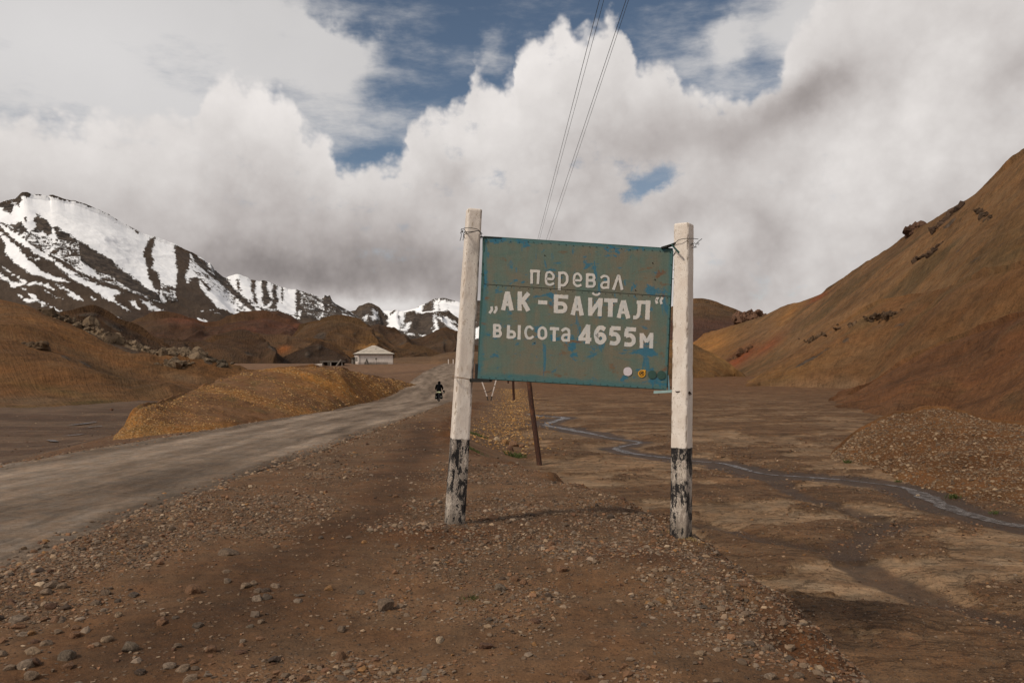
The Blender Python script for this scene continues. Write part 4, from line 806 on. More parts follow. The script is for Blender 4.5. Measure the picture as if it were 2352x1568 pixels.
# frame of angle iron behind the sheets, its left side shows
fr_ = MB()
for a, b_ in (((364, 300), (1772, 392)), ((345, 900), (1740, 990)), ((325, 1335), (1724, 1415))): fr_.bar(sg(*a, -.03), sg(*b_, -.03), .03, .04)
for a, b_ in (((370, 300), (326, 1335)), ((1765, 395), (1722, 1415))): fr_.bar(sg(*a, -.03), sg(*b_, -.03), .04, .03)
place(fr_.build('back_frame', mTealD, sign))
def slab(name, pts, o0, o1, mat):
    V = [sg(*p, o1) for p in pts]+[sg(*p, o0) for p in pts]; n = len(pts)
    mb = MB().add(V, [tuple(range(n)), tuple(reversed(range(n, 2*n)))]+[(i, i+n, (i+1) % n+n, (i+1) % n) for i in range(n)])
    return place(mb.build(name, mat, sign))
slab('folded_edge', [(357, 292), (376, 294), (372, 402), (356, 396)], -.05, .004, mTealD)
slab('folded_edge', [(301, 1236), (326, 1238), (322, 1346), (299, 1352)], -.09, -.004, mDark)
slab('top_strip', [(340, 289), (498, 296), (498, 302), (340, 296)], -.03, .008, mDark)
slab('bracket', [(264, 1346), (412, 1351), (414, 1372), (268, 1372)], -.10, .03, mDark)
slab('bracket', [(1631, 1438), (1778, 1430), (1778, 1448), (1630, 1457)], -.05, .02, mTeal)
slab('bracket', [(1735, 1321), (1743, 1321), (1752, 1428), (1738, 1432)], -.05, .012, mBlueP)
slab('bracket', [(1686, 370), (1798, 336), (1800, 348), (1712, 378), (1686, 380)], -.05, .03, mDark)
slab('bracket', [(1758, 362), (1768, 358), (1825, 418), (1815, 428)], .09, .115, mTealD)
# screws
rv = MB()
def screw(zx, zy, r=.0042):
    c_ = sg(zx, zy, .004); u = Vector(sx_); w = Vector((0, 0, 1)); k = 6
    V = [c_+u*r*math.cos(i*math.pi*2/k)+w*r*math.sin(i*math.pi*2/k) for i in range(k)]+[v_+Vector(SN)*.003 for v_ in [c_+u*r*.7*math.cos(i*math.pi*2/k)+w*r*.7*math.sin(i*math.pi*2/k) for i in range(k)]]
    rv.add(V, [(i, (i+1) % k, (i+1) % k+k, i+k) for i in range(k)]+[tuple(range(k, 2*k))])
for i in range(24):
    t = (i+.5)/24+random.uniform(-.008, .008)
    screw(362+t*1413, 312+t*93+random.uniform(-5, 5)); screw(372+t*1383, 655+t*92+random.uniform(-3, 3)); screw(322+t*1400, 1336+t*82+random.uniform(-3, 3))
for t in (.1, .25, .4, .5, .62, .72, .85): screw(1765-t*40, 400+t*1000)
for q in ((820, 430), (1623, 487), (1495, 690), (1640, 610), (955, 812), (745, 1080), (1650, 760)): screw(*q, .006)
place(rv.build('screws', mDark, sign, kind='stuff'))

# brush lettering: strokes as thin painted shapes
def stroke(mb, pts, w, off, closed=False, wob=1.0):
    P = [np.array(p, float) for p in pts]
    if len(P) > 2:                                  # round the corners a little
        Q = []
        rngk = range(len(P))
        for i in rngk:
            if not closed and i in (0, len(P)-1): Q.append(P[i]); continue
            a, p, c_ = P[i-1], P[i], P[(i+1) % len(P)]
            v1, v2 = a-p, c_-p; l1, l2 = np.linalg.norm(v1), np.linalg.norm(v2); r = min(l1, l2)*.42
            p1, p2 = p+v1/l1*r, p+v2/l2*r
            for t in (0, .33, .66, 1): Q.append((1-t)**2*p1+2*t*(1-t)*p+t*t*p2)
        P = Q
    pts2 = []; 
    if closed: P = P+[P[0]]
    for a, b_ in zip(P[:-1], P[1:]):
        k = max(1, int(np.linalg.norm(b_-a)/9)); pts2 += [a+(b_-a)*i/k for i in range(k)]
    pts2.append(P[-1]); P = np.array(pts2); T_ = np.gradient(P, axis=0); T_ /= np.linalg.norm(T_, axis=1, keepdims=True)+1e-9
    if not closed: P[0] -= T_[0]*1.5; P[-1] += T_[-1]*1.5
    Nn = np.stack([-T_[:, 1], T_[:, 0]], 1); k = len(P); wl = np.array([w/2*(1+.10*wob*random.gauss(0, .6)) for _ in range(k)]); wr = np.array([w/2*(1+.10*wob*random.gauss(0, .6)) for _ in range(k)])
    Lp = P+Nn*wl[:, None]; Rp = P-Nn*wr[:, None]
    V = [sg(*q, off) for q in Lp]+[sg(*q, off) for q in Rp]
    mb.add(V, [(i, i+1, i+1+k, i+k) for i in range(k-1)])
LT = []
def letter(strokes, w, closed=()):
    mb = MB()
    for i, s_ in enumerate(strokes): stroke(mb, s_, w if not isinstance(w, (list, tuple)) else w[i], .0048+.0003*i, i in closed)
    place(mb.build('letter', mLet, sign))
W1 = 20
letter([[(724, 540), (723, 640)], [(713, 546), (785, 550)], [(774, 545), (770, 642)]], W1)
letter([[(832, 604), (884, 608), (888, 580), (862, 552), (834, 560), (829, 602), (832, 640), (858, 652), (888, 638)]], W1-3)
letter([[(931, 553), (929, 688)], [(931, 566), (962, 556), (988, 578), (987, 628), (962, 656), (931, 650)]], W1)
letter([[(1040, 615), (1090, 618), (1092, 590), (1068, 563), (1042, 575), (1037, 614), (1040, 645), (1064, 661), (1092, 650)]], W1-3)
letter([[(1137, 566), (1135, 668)], [(1137, 573), (1182, 575), (1189, 596), (1180, 617), (1137, 617)], [(1137, 617), (1184, 617), (1193, 640), (1182, 662), (1137, 662)]], W1)
letter([[(1238, 597), (1262, 580), (1294, 592), (1296, 625), (1292, 678)], [(1294, 628), (1252, 632), (1238, 654), (1252, 674), (1290, 668)]], W1-3)
letter([[(1331, 686), (1366, 584), (1374, 584), (1396, 686)]], W1)
W2 = 34
def comma(x, y, dx, dy, w=17): return [[(x, y), (x+6, y+18), (x-dx, y+dy)]], w
for q in ((424, 812), (458, 810)): letter([[(q[0], q[1]), (q[0]+5, q[1]+22), (q[0]-14, q[1]+48)]], 19)
letter([[(511, 836), (540, 704)], [(546, 704), (574, 838)], [(522, 795), (572, 798)], [(532, 712), (556, 712)]], [W2-3, W2-2, 22, 26])
letter([[(635, 700), (633, 840)], [(640, 785), (700, 712)], [(655, 762), (698, 842)]], W2-2)
letter([[(773, 778), (838, 782)]], 29)
letter([[(895, 735), (994, 740)], [(904, 722), (903, 856)], [(905, 788), (962, 790), (978, 820), (965, 846), (903, 846)]], [28, 32, 29])
letter([[(1028, 872), (1062, 738)], [(1068, 738), (1096, 876)], [(1040, 830), (1090, 833)], [(1052, 748), (1080, 748)]], [W2-3, W2-2, 22, 26])
letter([[(1159, 746), (1158, 878)], [(1158, 868), (1236, 758)], [(1238, 750), (1228, 882)], [(1176, 710), (1190, 723), (1215, 725), (1230, 712)]], [W2-3, 30, W2-3, 15])
letter([[(1264, 763), (1360, 767)], [(1311, 762), (1307, 886)]], [28, 36])
letter([[(1370, 894), (1402, 768)], [(1408, 768), (1442, 898)], [(1382, 852), (1436, 856)], [(1392, 778), (1420, 778)]], [W2-4, W2-2, 22, 26])
letter([[(1590, 766), (1583, 908)], [(1506, 778), (1606, 782)], [(1526, 778), (1520, 868), (1506, 892), (1480, 892)]], [34, 26, 27])
for q in ((1664, 742), (1697, 745)): letter([[(q[0], q[1]), (q[0]-16, q[1]+22), (q[0]-8, q[1]+46)]], 18)
W3 = 23
letter([[(448, 942), (445, 1038)], [(448, 950), (484, 952), (490, 970), (480, 988), (447, 988)], [(447, 989), (486, 990), (494, 1012), (482, 1032), (446, 1032)]], [W3, 21, 21])
letter([[(552, 950), (548, 1044)], [(549, 996), (588, 998), (600, 1018), (588, 1040), (548, 1040)]], [W3, 21])
letter([[(632, 950), (629, 1055)]], W3)
letter([[(733, 980), (714, 960), (690, 963), (678, 988), (678, 1018), (690, 1044), (714, 1048), (736, 1032)]], W3-4)
letter([[(803, 964), (828, 982), (830, 1035), (803, 1052), (777, 1036), (778, 980)]], W3-3, closed=(0,))
letter([[(860, 974), (926, 978)], [(893, 972), (890, 1068)]], W3)
letter([[(948, 992), (972, 972), (1000, 984), (1002, 1012), (998, 1070)], [(1000, 1018), (962, 1022), (948, 1045), (962, 1064), (997, 1060)]], W3-3)
letter([[(1146, 950), (1084, 1046)], [(1072, 1050), (1166, 1056)], [(1144, 948), (1139, 1086)]], [30, 27, 34])
letter([[(1268, 980), (1236, 962), (1208, 985), (1201, 1028), (1210, 1068), (1236, 1082), (1264, 1060), (1262, 1030), (1236, 1012), (1206, 1034)]], 31)
letter([[(1384, 974), (1316, 970)], [(1320, 970), (1313, 1024)], [(1313, 1020), (1346, 1012), (1370, 1036), (1368, 1070), (1344, 1088), (1306, 1080)]], 30)
letter([[(1498, 982), (1428, 978)], [(1432, 978), (1425, 1034)], [(1425, 1030), (1458, 1020), (1484, 1046), (1482, 1080), (1456, 1096), (1414, 1090)]], 31)
letter([[(1540, 1118), (1540, 1010)], [(1544, 1014), (1578, 1074)], [(1614, 1014), (1578, 1074)], [(1616, 1008), (1612, 1120)]], [27, 25, 25, 29])
# stickers
def disc(name, cx, cy, r, off, mat, n=26, wob=0., pts=None, label=None):
    P = pts or [(cx+r*math.cos(2*math.pi*i/n)*(1+random.uniform(-wob, wob)), cy+r*math.sin(2*math.pi*i/n)*(1+random.uniform(-wob, wob))) for i in range(n)]
    V = [sg(*p, off) for p in P]+[sg(*p, .0075) for p in P]; n = len(P)
    o = place(MB().add(V, [tuple(range(n))]+[(i, (i+1) % n, (i+1) % n+n, i+n) for i in range(n)]).build(name, mat, sign))
    if label: o['label'] = label
    return o
mStW = simple('white_sticker', (.56, .50, .52), .5, var=.06); mStY = simple('yellow_sticker', (.60, .29, .022), .45, var=.1); mStD = simple('dark_green_disc', (.030, .070, .058), .6, var=.15); mBlk = simple('black_print', (.02, .012, .01), .6)
disc('sticker', 1438, 1294, 33, .010, mStW, 22, .045, label='plain white round sticker')
disc('sticker', 1620, 1317, 32, .0095, mStD, label='dark green faded round patch, inner of two'); disc('sticker', 1688, 1320, 33, .0100, mStD, label='dark green faded round patch nearest the board edge')
st = disc('sticker', 0, 0, 0, .010, mStY, pts=[(1542+28*math.cos(a), 1309+28*math.sin(a)) for a in np.linspace(-.35, 2*math.pi-1.25, 22)]+[(1552, 1280), (1572, 1282), (1570, 1292)], label='yellow round sticker with a pointed corner and dark bird emblem')
rg = MB(); stroke(rg, [(1542+17*math.cos(a), 1308+17*math.sin(a)) for a in np.linspace(0, 2*math.pi, 16)[:-1]], 4.5, .0112, True, 0); stroke(rg, [(1532, 1311), (1540, 1306), (1550, 1299)], 8, .0116, False, 0); stroke(rg, [(1538, 1300), (1546, 1305), (1548, 1316)], 5, .0120, False, 0)
rg.build('emblem', mBlk, st)

# posts
def post_mat(name, zb, seed, dmg=None):
    m, g, b = material(name, .8, .25)
    co = g.coord('Object'); z = g.sep(co)[2]
    sh = (seed*3.1, seed*1.7, seed)
    big = g.noise(g.map(co, (1, 1, .55), sh), 9, 5, .6, .3); med = g.noise(g.map(co, (1, 1, .35), sh), 34, 6, .7); fine = g.noise(co, 160, 5, .7); pit = g.voro(g.map(co, (1, 1, .6), sh), 70)
    wh = g.mix(g.ss(big, .35, .65), (.66, .575, .50), (.74, .67, .60)); wh = g.mix(g.ss(med, .56, .66, 0, .65), wh, (.44, .35, .26))
    wh = g.mix(g.m('MULTIPLY', g.ss(pit, .20, .10), g.ss(big, .42, .55)), wh, (.16, .11, .07)); wh = g.mix(g.m('MULTIPLY', g.attr('chip'), g.ss(med, .38, .5)), wh, (.24, .165, .105))
    zb2 = g.m('ADD', zb, g.m('MULTIPLY', g.m('SUBTRACT', med, .5), .035)); blk = g.ss(g.m('SUBTRACT', zb2, z), 0, .006)
    h_ = g.m('DIVIDE', z, zb)
    wear = g.m('ADD', g.m('MULTIPLY', g.m('SUBTRACT', big, .5), 1.7), g.m('MULTIPLY', g.m('SUBTRACT', med, .5), 2.3)); wear = g.m('ADD', wear, g.m('MULTIPLY', g.m('SUBTRACT', fine, .5), 1.4))
    wear = g.m('ADD', wear, g.m('SUBTRACT', .03, g.m('MULTIPLY', h_, .10)))
    keep = g.ss(wear, .03, -.04)
    bare_ = g.mix(g.ss(z, .22, .02, 0, .7), (.50, .43, .36), (.14, .11, .08)); bare_ = g.mix(g.ss(med, .5, .6, 0, .7), bare_, (.16, .125, .10))  # bare concrete where the black paint has worn off, darker towards the ground
    lower = g.mix(g.m('SUBTRACT', 1., g.m('MULTIPLY', g.m('SUBTRACT', 1., keep), 1.)), bare_, (.018, .016, .016))
    if dmg:
        dv = g.v('LENGTH', g.v('MULTIPLY', g.v('SUBTRACT', co, dmg), (1, 1, .62))); dm = g.ss(g.m('ADD', dv, g.m('MULTIPLY', g.m('SUBTRACT', med, .5), .12)), .072, .046); wh = g.mix(dm, wh, g.mix(g.ss(fine, .4, .6), (.06, .04, .025), (.34, .25, .17)))
    c = g.mix(blk, wh, lower); c = g.scale(c, g.lin(fine, .3, .7, .9, 1.08))
    g.put(b.inputs['Base Color'], c)
    g.put(b.inputs['Normal'], g.bump(g.m('ADD', g.m('ADD', g.m('MULTIPLY', med, .8), g.m('MULTIPLY', big, .6)), g.m('MULTIPLY', fine, .3)), .8, .008)); return m
def make_post(top, bot, wt, wb, rz, zb, seed, rnd=.012):
    top, bot = Vector(top), Vector(bot); ax = top-bot; H = ax.length
    nz = 230; ns = 11; Vt = []; ch = []
    per = []
    for k in range(4):
        for i in range(ns-1):
            t = -1+2*i/(ns-1); t = math.copysign(abs(t)**.75, t); per.append([(t, -1), (1, t), (-t, 1), (-1, -t)][k])
    per = np.array(per, float); n = len(per)
    zz = np.concatenate([np.linspace(-.25, H-.014, nz), [H-.006, H-.001, H]]); rows = []
    for iz, z in enumerate(zz):
        w = (wb+(wt-wb)*max(0, z)/H)/2; P = per*w
        P = np.clip(P, -w, w); c_ = np.abs(per).min(1)
        corner = sstep((c_-.80)/.2); nse = fbm(np.stack([per[:, 0]*2+seed, per[:, 1]*2, np.full(n, z*9)], -1), 4, seed)
        big = fbm(np.stack([np.sign(per[:, 0])+seed, np.sign(per[:, 1])*2, np.full(n, z*22.)], -1), 3, seed+5)
        cut = corner*(.006+.006*np.clip(big*1.8+.2, 0, 1.8))
        r = np.linalg.norm(P, axis=1, keepdims=True); P = P*(1-cut[:, None]/r*1.3)+P/r*(.0028*nse[:, None])
        inset = [0, .004, .012, .03][max(0, iz-nz+1)] if iz >= nz else 0
        rows.append(np.column_stack([P*(1-inset/w), np.full(n, z)])); ch.append(corner*np.clip(big*2.5+.1, 0, 1))
    Vt = np.concatenate(rows); Fs = [tuple(f) for f in grid_faces(len(zz), n, wrap=True)]; Fs.append(tuple(range((len(zz)-1)*n, len(zz)*n)))
    me = bpy.data.meshes.new('post'); me.from_pydata([tuple(v) for v in Vt], [], Fs); me.materials.append(post_mat('painted_concrete', zb, seed, (-.050, .08, H*.722) if seed == 3 else None)); me.polygons.foreach_set('use_smooth', [True]*len(me.polygons))
    vattr(me, 'chip', np.concatenate(ch))
    o = mesh_obj('post', me, sign)
    M = Matrix.Translation(bot) @ ax.to_track_quat('Z', 'Y').to_matrix().to_4x4() @ Matrix.Rotation(R(rz), 4, 'Z')
    o.matrix_parent_inverse = Matrix.Translation(-base_sign); o.matrix_basis = M; return o
pt = lambda px, py, D: Vector(tuple(point(np.array(float(px)), float(py), D)))
make_post(pt(1089, 481, 7.84), pt(1044, 1205, 7.80), .137, .176, 180, .815, 3)
make_post(pt(1571, 514, 7.36), pt(1564, 1222, 7.30), .138, .155, 187, .745, 8)
# wire ties
def wires(L, r, mat, front=.085, label=None):
    for q in L:
        o = place(MB().tube([sg(p[0], p[1], p[2] if len(p) > 2 else front) for p in q], r, 5).build('wire_tie', mat, sign, smooth=True))
        if label: o['label'] = label
f_ = .085
wires([[(228, 268, -.1), (229, 238, .06), (240, 237), (290, 237), (335, 246), (343, 255, .06), (344, 262, -.06), (300, 262, -.12), (235, 256, -.12), (228, 266, .05), (240, 266), (300, 264), (340, 256), (346, 262, .03), (352, 278, .03), (356, 292, .02)],
       [(345, 256), (310, 264), (270, 275), (240, 284), (228, 292, .05), (227, 305, .0)], [(222, 240, .04), (212, 238, .05), (206, 248, .05), (212, 256, .05), (224, 250, .05), (222, 262, .05), (208, 262, .06), (204, 272, .06), (210, 276, .05), (207, 300, .05), (199, 328, .05)],
       [(226, 270, .05), (224, 300, .04), (219, 324, .04)], [(213, 242, .06), (220, 258, .06), (208, 268, .06), (216, 272, .06), (222, 258, .06)], [(352, 290, .02), (344, 300, .02), (350, 314, .02), (355, 300, .02), (346, 292, .02), (356, 294, .02)]], .0030, mDark)
wires([[(150, 1330, -.02), (148, 1326, .07), (180, 1330), (220, 1338), (262, 1345), (268, 1352, .04)], [(148, 1334, .03), (152, 1340, .07), (190, 1338), (230, 1343), (264, 1350), (270, 1356, 0)]], .0026, mWireL, label='pale wire loop at the foot of the board')
wires([[(1700, 372, .02), (1796, 338, .05), (1812, 326, .07), (1840, 318, .08), (1880, 314, .08), (1914, 313, .07), (1962, 315, .05)], [(1914, 345, .0), (1922, 342, .04), (1918, 352, .04), (1914, 350, .0)], [(1916, 374, 0), (1950, 373, .03), (1930, 368, .03), (1924, 352, .03), (1934, 342, .03), (1946, 350, .03), (1942, 366, .03), (1948, 345, .03), (1958, 335, .03), (1968, 346, .03), (1964, 356, .03), (1954, 346, .03), (1958, 334, .03), (1990, 310, .03)],
       [(1774, 440, .02), (1792, 408, .04), (1797, 396, .04)], [(1738, 382, .02), (1739, 392, .02)], [(1774, 536, 0), (1786, 538, 0)], [(1768, 605, 0), (1782, 607, 0)], [(352, 488, 0), (366, 490, 0)], [(362, 566, 0), (350, 567, 0), (346, 573, 0)]], .0028, mDark)
wires([[(1720, 1410, .0), (1790, 1410, -.02)], [(1765, 1442, .03), (1790, 1446, .06), (1806, 1443), (1850, 1438), (1890, 1445), (1908, 1458, .06)], [(1786, 1436, .05), (1800, 1440), (1840, 1436), (1880, 1432), (1900, 1448, .07), (1908, 1462, .04)], [(1876, 1436), (1890, 1452, .09), (1900, 1466, .06), (1912, 1460, .05), (1898, 1440, .06), (1884, 1446, .09), (1902, 1456, .07)], [(1840, 1436), (1844, 1428), (1850, 1426)], [(1668, 1456, .02), (1671, 1474, .02)]], .0026, mRust)

# ------------------------------------------------------------------ poles and wires over the road
mPole, g, b = material('weathered_red_brown_timber', .8, .25)
co = g.coord('Object'); n1 = g.noise(g.map(co, (8, 8, .5)), 4, 6, .65); n2 = g.noise(co, 1.4, 4, .6)
c = g.mix(g.ss(n1, .35, .7), (.022, .010, .007), (.075, .028, .013)); c = g.mix(g.ss(n2, .58, .72, 0, .7), c, (.16, .06, .02)); g.put(b.inputs['Base Color'], c); g.put(b.inputs['Normal'], g.bump(n1, .7, .02))
def timber(name, a, b_, r0, r1, mat=None, parent=None):
    a, b_ = Vector(a), Vector(b_); m_ = MB(); k = 12
    P = [a+(b_-a)*i/k+Vector((random.uniform(-1, 1), random.uniform(-1, 1), 0))*.008 for i in range(k+1)]
    m_.tube(P, [r0+(r1-r0)*i/k for i in range(k+1)], 12); return m_.build(name, mat or mPole, parent, smooth=True)
gz = lambda x, y: float(zg(x, y)[0])
a = pg(1242, 1068); bx, by = a[0], a[1]; topp = pt(1184, 640, by+2.2)
t = empty('utility_pole', (bx, by, gz(bx, by)), label='nearest of the leaning red-brown wooden poles, standing on the riverbed behind the sign', cat='pole', group='old wooden line poles behind the sign')
o = timber('trunk', (0, 0, -.3), topp-Vector(t.location), .080, .062, parent=t)
m_ = MB(); q = topp-Vector(t.location)-Vector((0, 0, .25)); m_.bar(q+Vector((-.55, .1, -.04)), q+Vector((.45, -.02, .0)), .09, .1); m_.build('crossarm', mPole, t)
D2 = 66.; x2 = .02; t2 = empty('utility_pole', (x2, D2, gz(x2, D2)), label='farther dark wooden pole with a short stub bound beside its foot', cat='pole', group='old wooden line poles behind the sign')
hh = 5.3-gz(x2, D2); timber('trunk', (.14, 0, -.3), (-.15, 0, hh+.3), .10, .075, parent=t2); timber('stub', (-.32, -.2, 1.35), (-.36, -.2, 3.2), .075, .06, parent=t2)
m_ = MB(); m_.bar((-.3, 0, hh), (1.35, 0, hh-.05), .1, .12); m_.build('crossarm', mPole, t2)
mIns = simple('brown_insulator', (.08, .035, .02), .3); mCab = simple('steel_line_wire', (.03, .03, .032), .5)
wx = [(.35, -.02), (.52, .0), (1.02, .02), (1.28, .0)]
for dx, dz in wx: MB().tube([(dx-.0, 0, hh), (dx, 0, hh+.08), (dx, 0, hh+.16)], [.03, .045, .03], 8).build('insulator', mIns, t2, smooth=True)
# wires run from the far pole over the head of the viewer to a pole behind
for i, ((pxb, pyb), (pxt, pyt)) in enumerate([((1235, 550), (1377, 0)), ((1239, 550), (1387, 0)), ((1255, 550), (1438, 0)), ((1261, 551), (1444, 0))]):
    A_ = Vector(point(np.array(float(pxb)), float(pyb), 31.)); B_ = Vector(point(np.array(float(pxt)), float(pyt), 10.9+(i > 1)*.3)); d = (A_-B_)
    far_ = Vector((x2+wx[i][0], D2, 5.3+.14)); near_ = B_-d*1.7; P = []
    for k in range(15): P.append(near_+(B_-near_)*k/14)
    for k in range(1, 13): P.append(B_+(A_-B_)*k/12)
    for k in range(1, 11): P.append(A_+(far_-A_)*k/10)
    o = MB().tube(P, .0035 if i % 2 else .0045, 5).build('line_wire', mCab, smooth=True)
    tag(o, ['leftmost of the four thin overhead wires rising from behind the sign', 'second overhead wire from the left, close beside the leftmost one', 'third overhead wire from the left, inner of the right pair', 'rightmost and darkest of the four overhead wires above the sign'][i], 'overhead wire', 'overhead wires running above the sign')
# V of two striped marker posts, two little white markers far up the road
mW2 = simple('white_post_paint', (.62, .54, .48), .7, var=.12, sc=9); mB2 = simple('black_post_paint', (.03, .028, .025), .7)
def vpost(px, label, topx, flip):
    D = 64.; x = (px-CX)/F*D; z = gz(x, D); t = empty('marker_post', (x, D, z), label=label, cat='marker post', group='pair of leaning striped marker posts below the sign')
    dx = (topx-px)/F*D; H = 2.0; d = Vector((dx*H/1.27, 0, H)); cuts = [0, .17, .55, .585, 1.0] if flip else [0, .17, .40, .425, 1.0]
    for i in range(4): MB().bar(d*cuts[i]+Vector((0, 0, -.1 if i == 0 else 0)), d*cuts[i+1], .085 if i % 2 else .08).build('painted_band', mW2 if i % 2 else mB2, t)
vpost(1122, 'striped white and black marker post leaning left, under the bracket of the sign', 1109, 0); vpost(1127, 'striped white and black marker post leaning right, crossing the foot of the other', 1137, 1)
x_ = (1124-CX)/F*63.9; o = MB().tube([(x_-.35, 63.9, gz(x_, 63.9)+.62), (x_-.05, 63.85, gz(x_, 63.9)+.66), (x_+.22, 63.9, gz(x_, 63.9)+.82)], .025, 6).build('strap', mDark, smooth=True); tag(o, 'dark slack strap strung between the two leaning striped posts', 'strap')
for px, w in ((1030, 'left one of two tiny white marker posts at the crest of the far road'), (1041, 'right one of two tiny white marker posts at the crest of the far road')):
    D = 262.; x = (px-CX)/F*D; t = empty('marker_post', (x, D, gz(x, D)), label=w, cat='marker post', group='white marker posts on the far crest'); MB().box((0, 0, .8), (.28, .2, 1.7)).build('shaft', mW2, t); MB().box((0, 0, 1.75), (.3, .22, .2)).build('cap', mB2, t)

# ------------------------------------------------------------------ house, ruin
mWall, g, b = material('whitewashed_wall', .9, .1); co = g.coord('Object'); n1 = g.noise(g.map(co, (2, 2, .7)), .8, 6, .65); z = g.sep(co)[2]
g.put(b.inputs['Base Color'], g.mix(g.ss(g.m('SUBTRACT', z, g.m('MULTIPLY', n1, 1.2)), .1, -.5, 0, .6), g.mix(g.ss(n1, .35, .7), (.70, .63, .57), (.80, .73, .66)), (.22, .16, .12)))
mRoof = simple('grey_shingle_roof', (.52, .46, .385), .8, var=.18, sc=1.2, bump=.02); mGrey = simple('grey_timber', (.13, .11, .09), .9, var=.3, sc=3); mDkW = simple('dark_timber', (.022, .017, .013), .9); mConc = simple('pale_concrete', (.24, .21, .18), .9, var=.25, sc=2)
DH = 225.; hx = (863-CX)/F*DH; hz = (CAMZ-(836-820)/F*DH)
house = empty('house', (hx, DH, hz), R(18), label='small whitewashed house with grey hipped roof standing on the rise left of the road', cat='house')
W_, L_, E = 9.6, 7.5, 2.75
MB().box((0, L_/2, E/2-.5), (W_, L_, E+1)).build('wall', mWall, house)
rf = MB(); n = 6; 
for i in range(n):
    t0, t1 = i/n, (i+1)/n; o_ = .35; a0 = [(-W_/2-o_)*(1-t0*.93), (W_/2+o_)*(1-t0*.93)]; a1 = [(-W_/2-o_)*(1-t1*.93), (W_/2+o_)*(1-t1*.93)]
    y0a, y0b = -o_+(L_/2+o_)*t0*.93, L_+o_-(L_/2+o_)*t0*.93; y1a, y1b = -o_+(L_/2+o_)*t1*.93, L_+o_-(L_/2+o_)*t1*.93; z0, z1 = E+2.35*t0+.07, E+2.35*t1
    V = [(a0[0], y0a, z0), (a0[1], y0a, z0), (a0[1], y0b, z0), (a0[0], y0b, z0), (a1[0], y1a, z1), (a1[1], y1a, z1), (a1[1], y1b, z1), (a1[0], y1b, z1)]
    rf.add(V, [(0, 1, 5, 4), (1, 2, 6, 5), (2, 3, 7, 6), (3, 0, 4, 7), (0, 3, 2, 1), (4, 5, 6, 7)])
roof = rf.build('roof', mRoof, house); MB().box((0, L_/2, E-.04), (W_+.9, L_+.9, .16)).build('eaves', mDkW, house)
MB().box((.3, 1.7, E+1.15), (.2, .2, .5)).build('vent', mDkW, roof)
for yy in (1.2, 3.2, 5.2):
    f = MB().box((-W_/2-.03, yy, 1.35), (.12, .95, 1.3)).build('window', mDkW, house); MB().box((-W_/2-.1, yy, 1.35), (.06, .08, 1.3)).build('frame', mWall, f)
f = MB().box((-W_/2-.04, 6.6, 1.0), (.12, .9, 2.0)).build('door', mDkW, house)
MB().box((-W_/2+.5, -.04, 1.2), (.12, .06, 2.6)).build('corner_board', mGrey, house); MB().box((W_/2-.05, -.04, 1.2), (.1, .06, 2.6)).build('corner_board', mGrey, house)
ln = empty('lean_to', (hx-6.6, DH+5, hz-.1), R(18), label='low dark lean-to shed against the left end of the white house', cat='shed')
MB().box((0, 0, .75), (1.5, 2.6, 1.9)).build('wall', mGrey, ln); MB().box((0, 0, 1.85), (1.9, 3.0, .25), Matrix.Rotation(R(-12), 3, 'Y')).build('roof', mDkW, ln); MB().box((.1, -1.33, .7), (.6, .08, 1.4)).build('door', mDkW, ln)
fx = empty('picket_fence', (hx+.4, DH-2.2, hz-.2), R(8), label='low weathered picket fence in front of the white house', cat='fence')
for i in range(34): 
    if i % 9 != 7: MB().box((-3.1+i*.19, 0, .38+random.uniform(-.05, .05)), (.08, .05, .85+random.uniform(-.1, .12))).build('picket', mGrey, fx)
for z_ in (.25, .6): MB().box((0, .06, z_), (6.5, .05, .07)).build('rail', mGrey, fx)
o = MB(); 
for k in range(5): a_ = k*1.25; o.bar((.9*math.cos(a_)*.7, .9*math.sin(a_)*.7, 0), (.05*math.cos(a_), .05*math.sin(a_), 1.5+.2*(k % 2)), .12)
hp = o.build('timber_heap', mGrey); hp.location = (hx-1.9, DH-2.9, hz-.2); tag(hp, 'peaked heap of grey timbers leaning by the left end of the picket fence', 'wood pile')
yp = empty('yard_post', (hx+.55, DH-2.5, hz-.1), label='thin post with a small round plate standing behind the picket fence', cat='post'); MB().box((0, 0, .8), (.09, .09, 1.7)).build('shaft', mDkW, yp)
MB().tube([(0, -.06, 1.55), (0, .02, 1.55)], .28, 10).build('plate', mGrey, yp)
# ruin
DR = 215.; rx = (757-CX)/F*DR; rz = CAMZ-(842-820)/F*DR
ruin = empty('ruined_shelter', (rx, DR, rz), R(6), label='roofless looking open shelter of concrete posts and a sagging slab left of the house', cat='ruin')
sc_ = DR/F
def rb(name, px0, px1, y0, y1, mat, dep=.3, yo=0.): return MB().box((((px0+px1)/2-757)*sc_, yo, (842-(y0+y1)/2)*sc_), ((px1-px0)*sc_, dep, (y1-y0)*sc_)).build(name, mat, ruin)
rb('roof_slab', 735, 789, 828.4, 831.6, mGrey, 5.0, 2.4); rb('back_wall', 738, 787, 831, 843, simple('dark_mud_wall', (.06, .042, .03), .9), .3, 4.6); rb('sill', 745, 790, 840.5, 843.5, mConc, .4)  # back wall in one plain dark mud brown
for p0, p1, y0 in ((740, 742.5, 831), (753, 755, 832), (757.5, 761, 832), (777, 779, 832), (783.5, 786.5, 830)): rb('post', p0, p1, y0, 842, mConc if p0 in (757.5, 783.5) else mGrey)
MB().bar(((771-757)*sc_, -.35, (842-842)*sc_), ((783-757)*sc_, -.35, (842-825.5)*sc_), .32).build('leaning_beam', mConc, ruin)
lw = empty('low_wall', ((722-CX)/F*DR, DR, CAMZ-(840.5-820)/F*DR), R(-5), label='low pale broken wall running left from the ruined shelter', cat='wall')
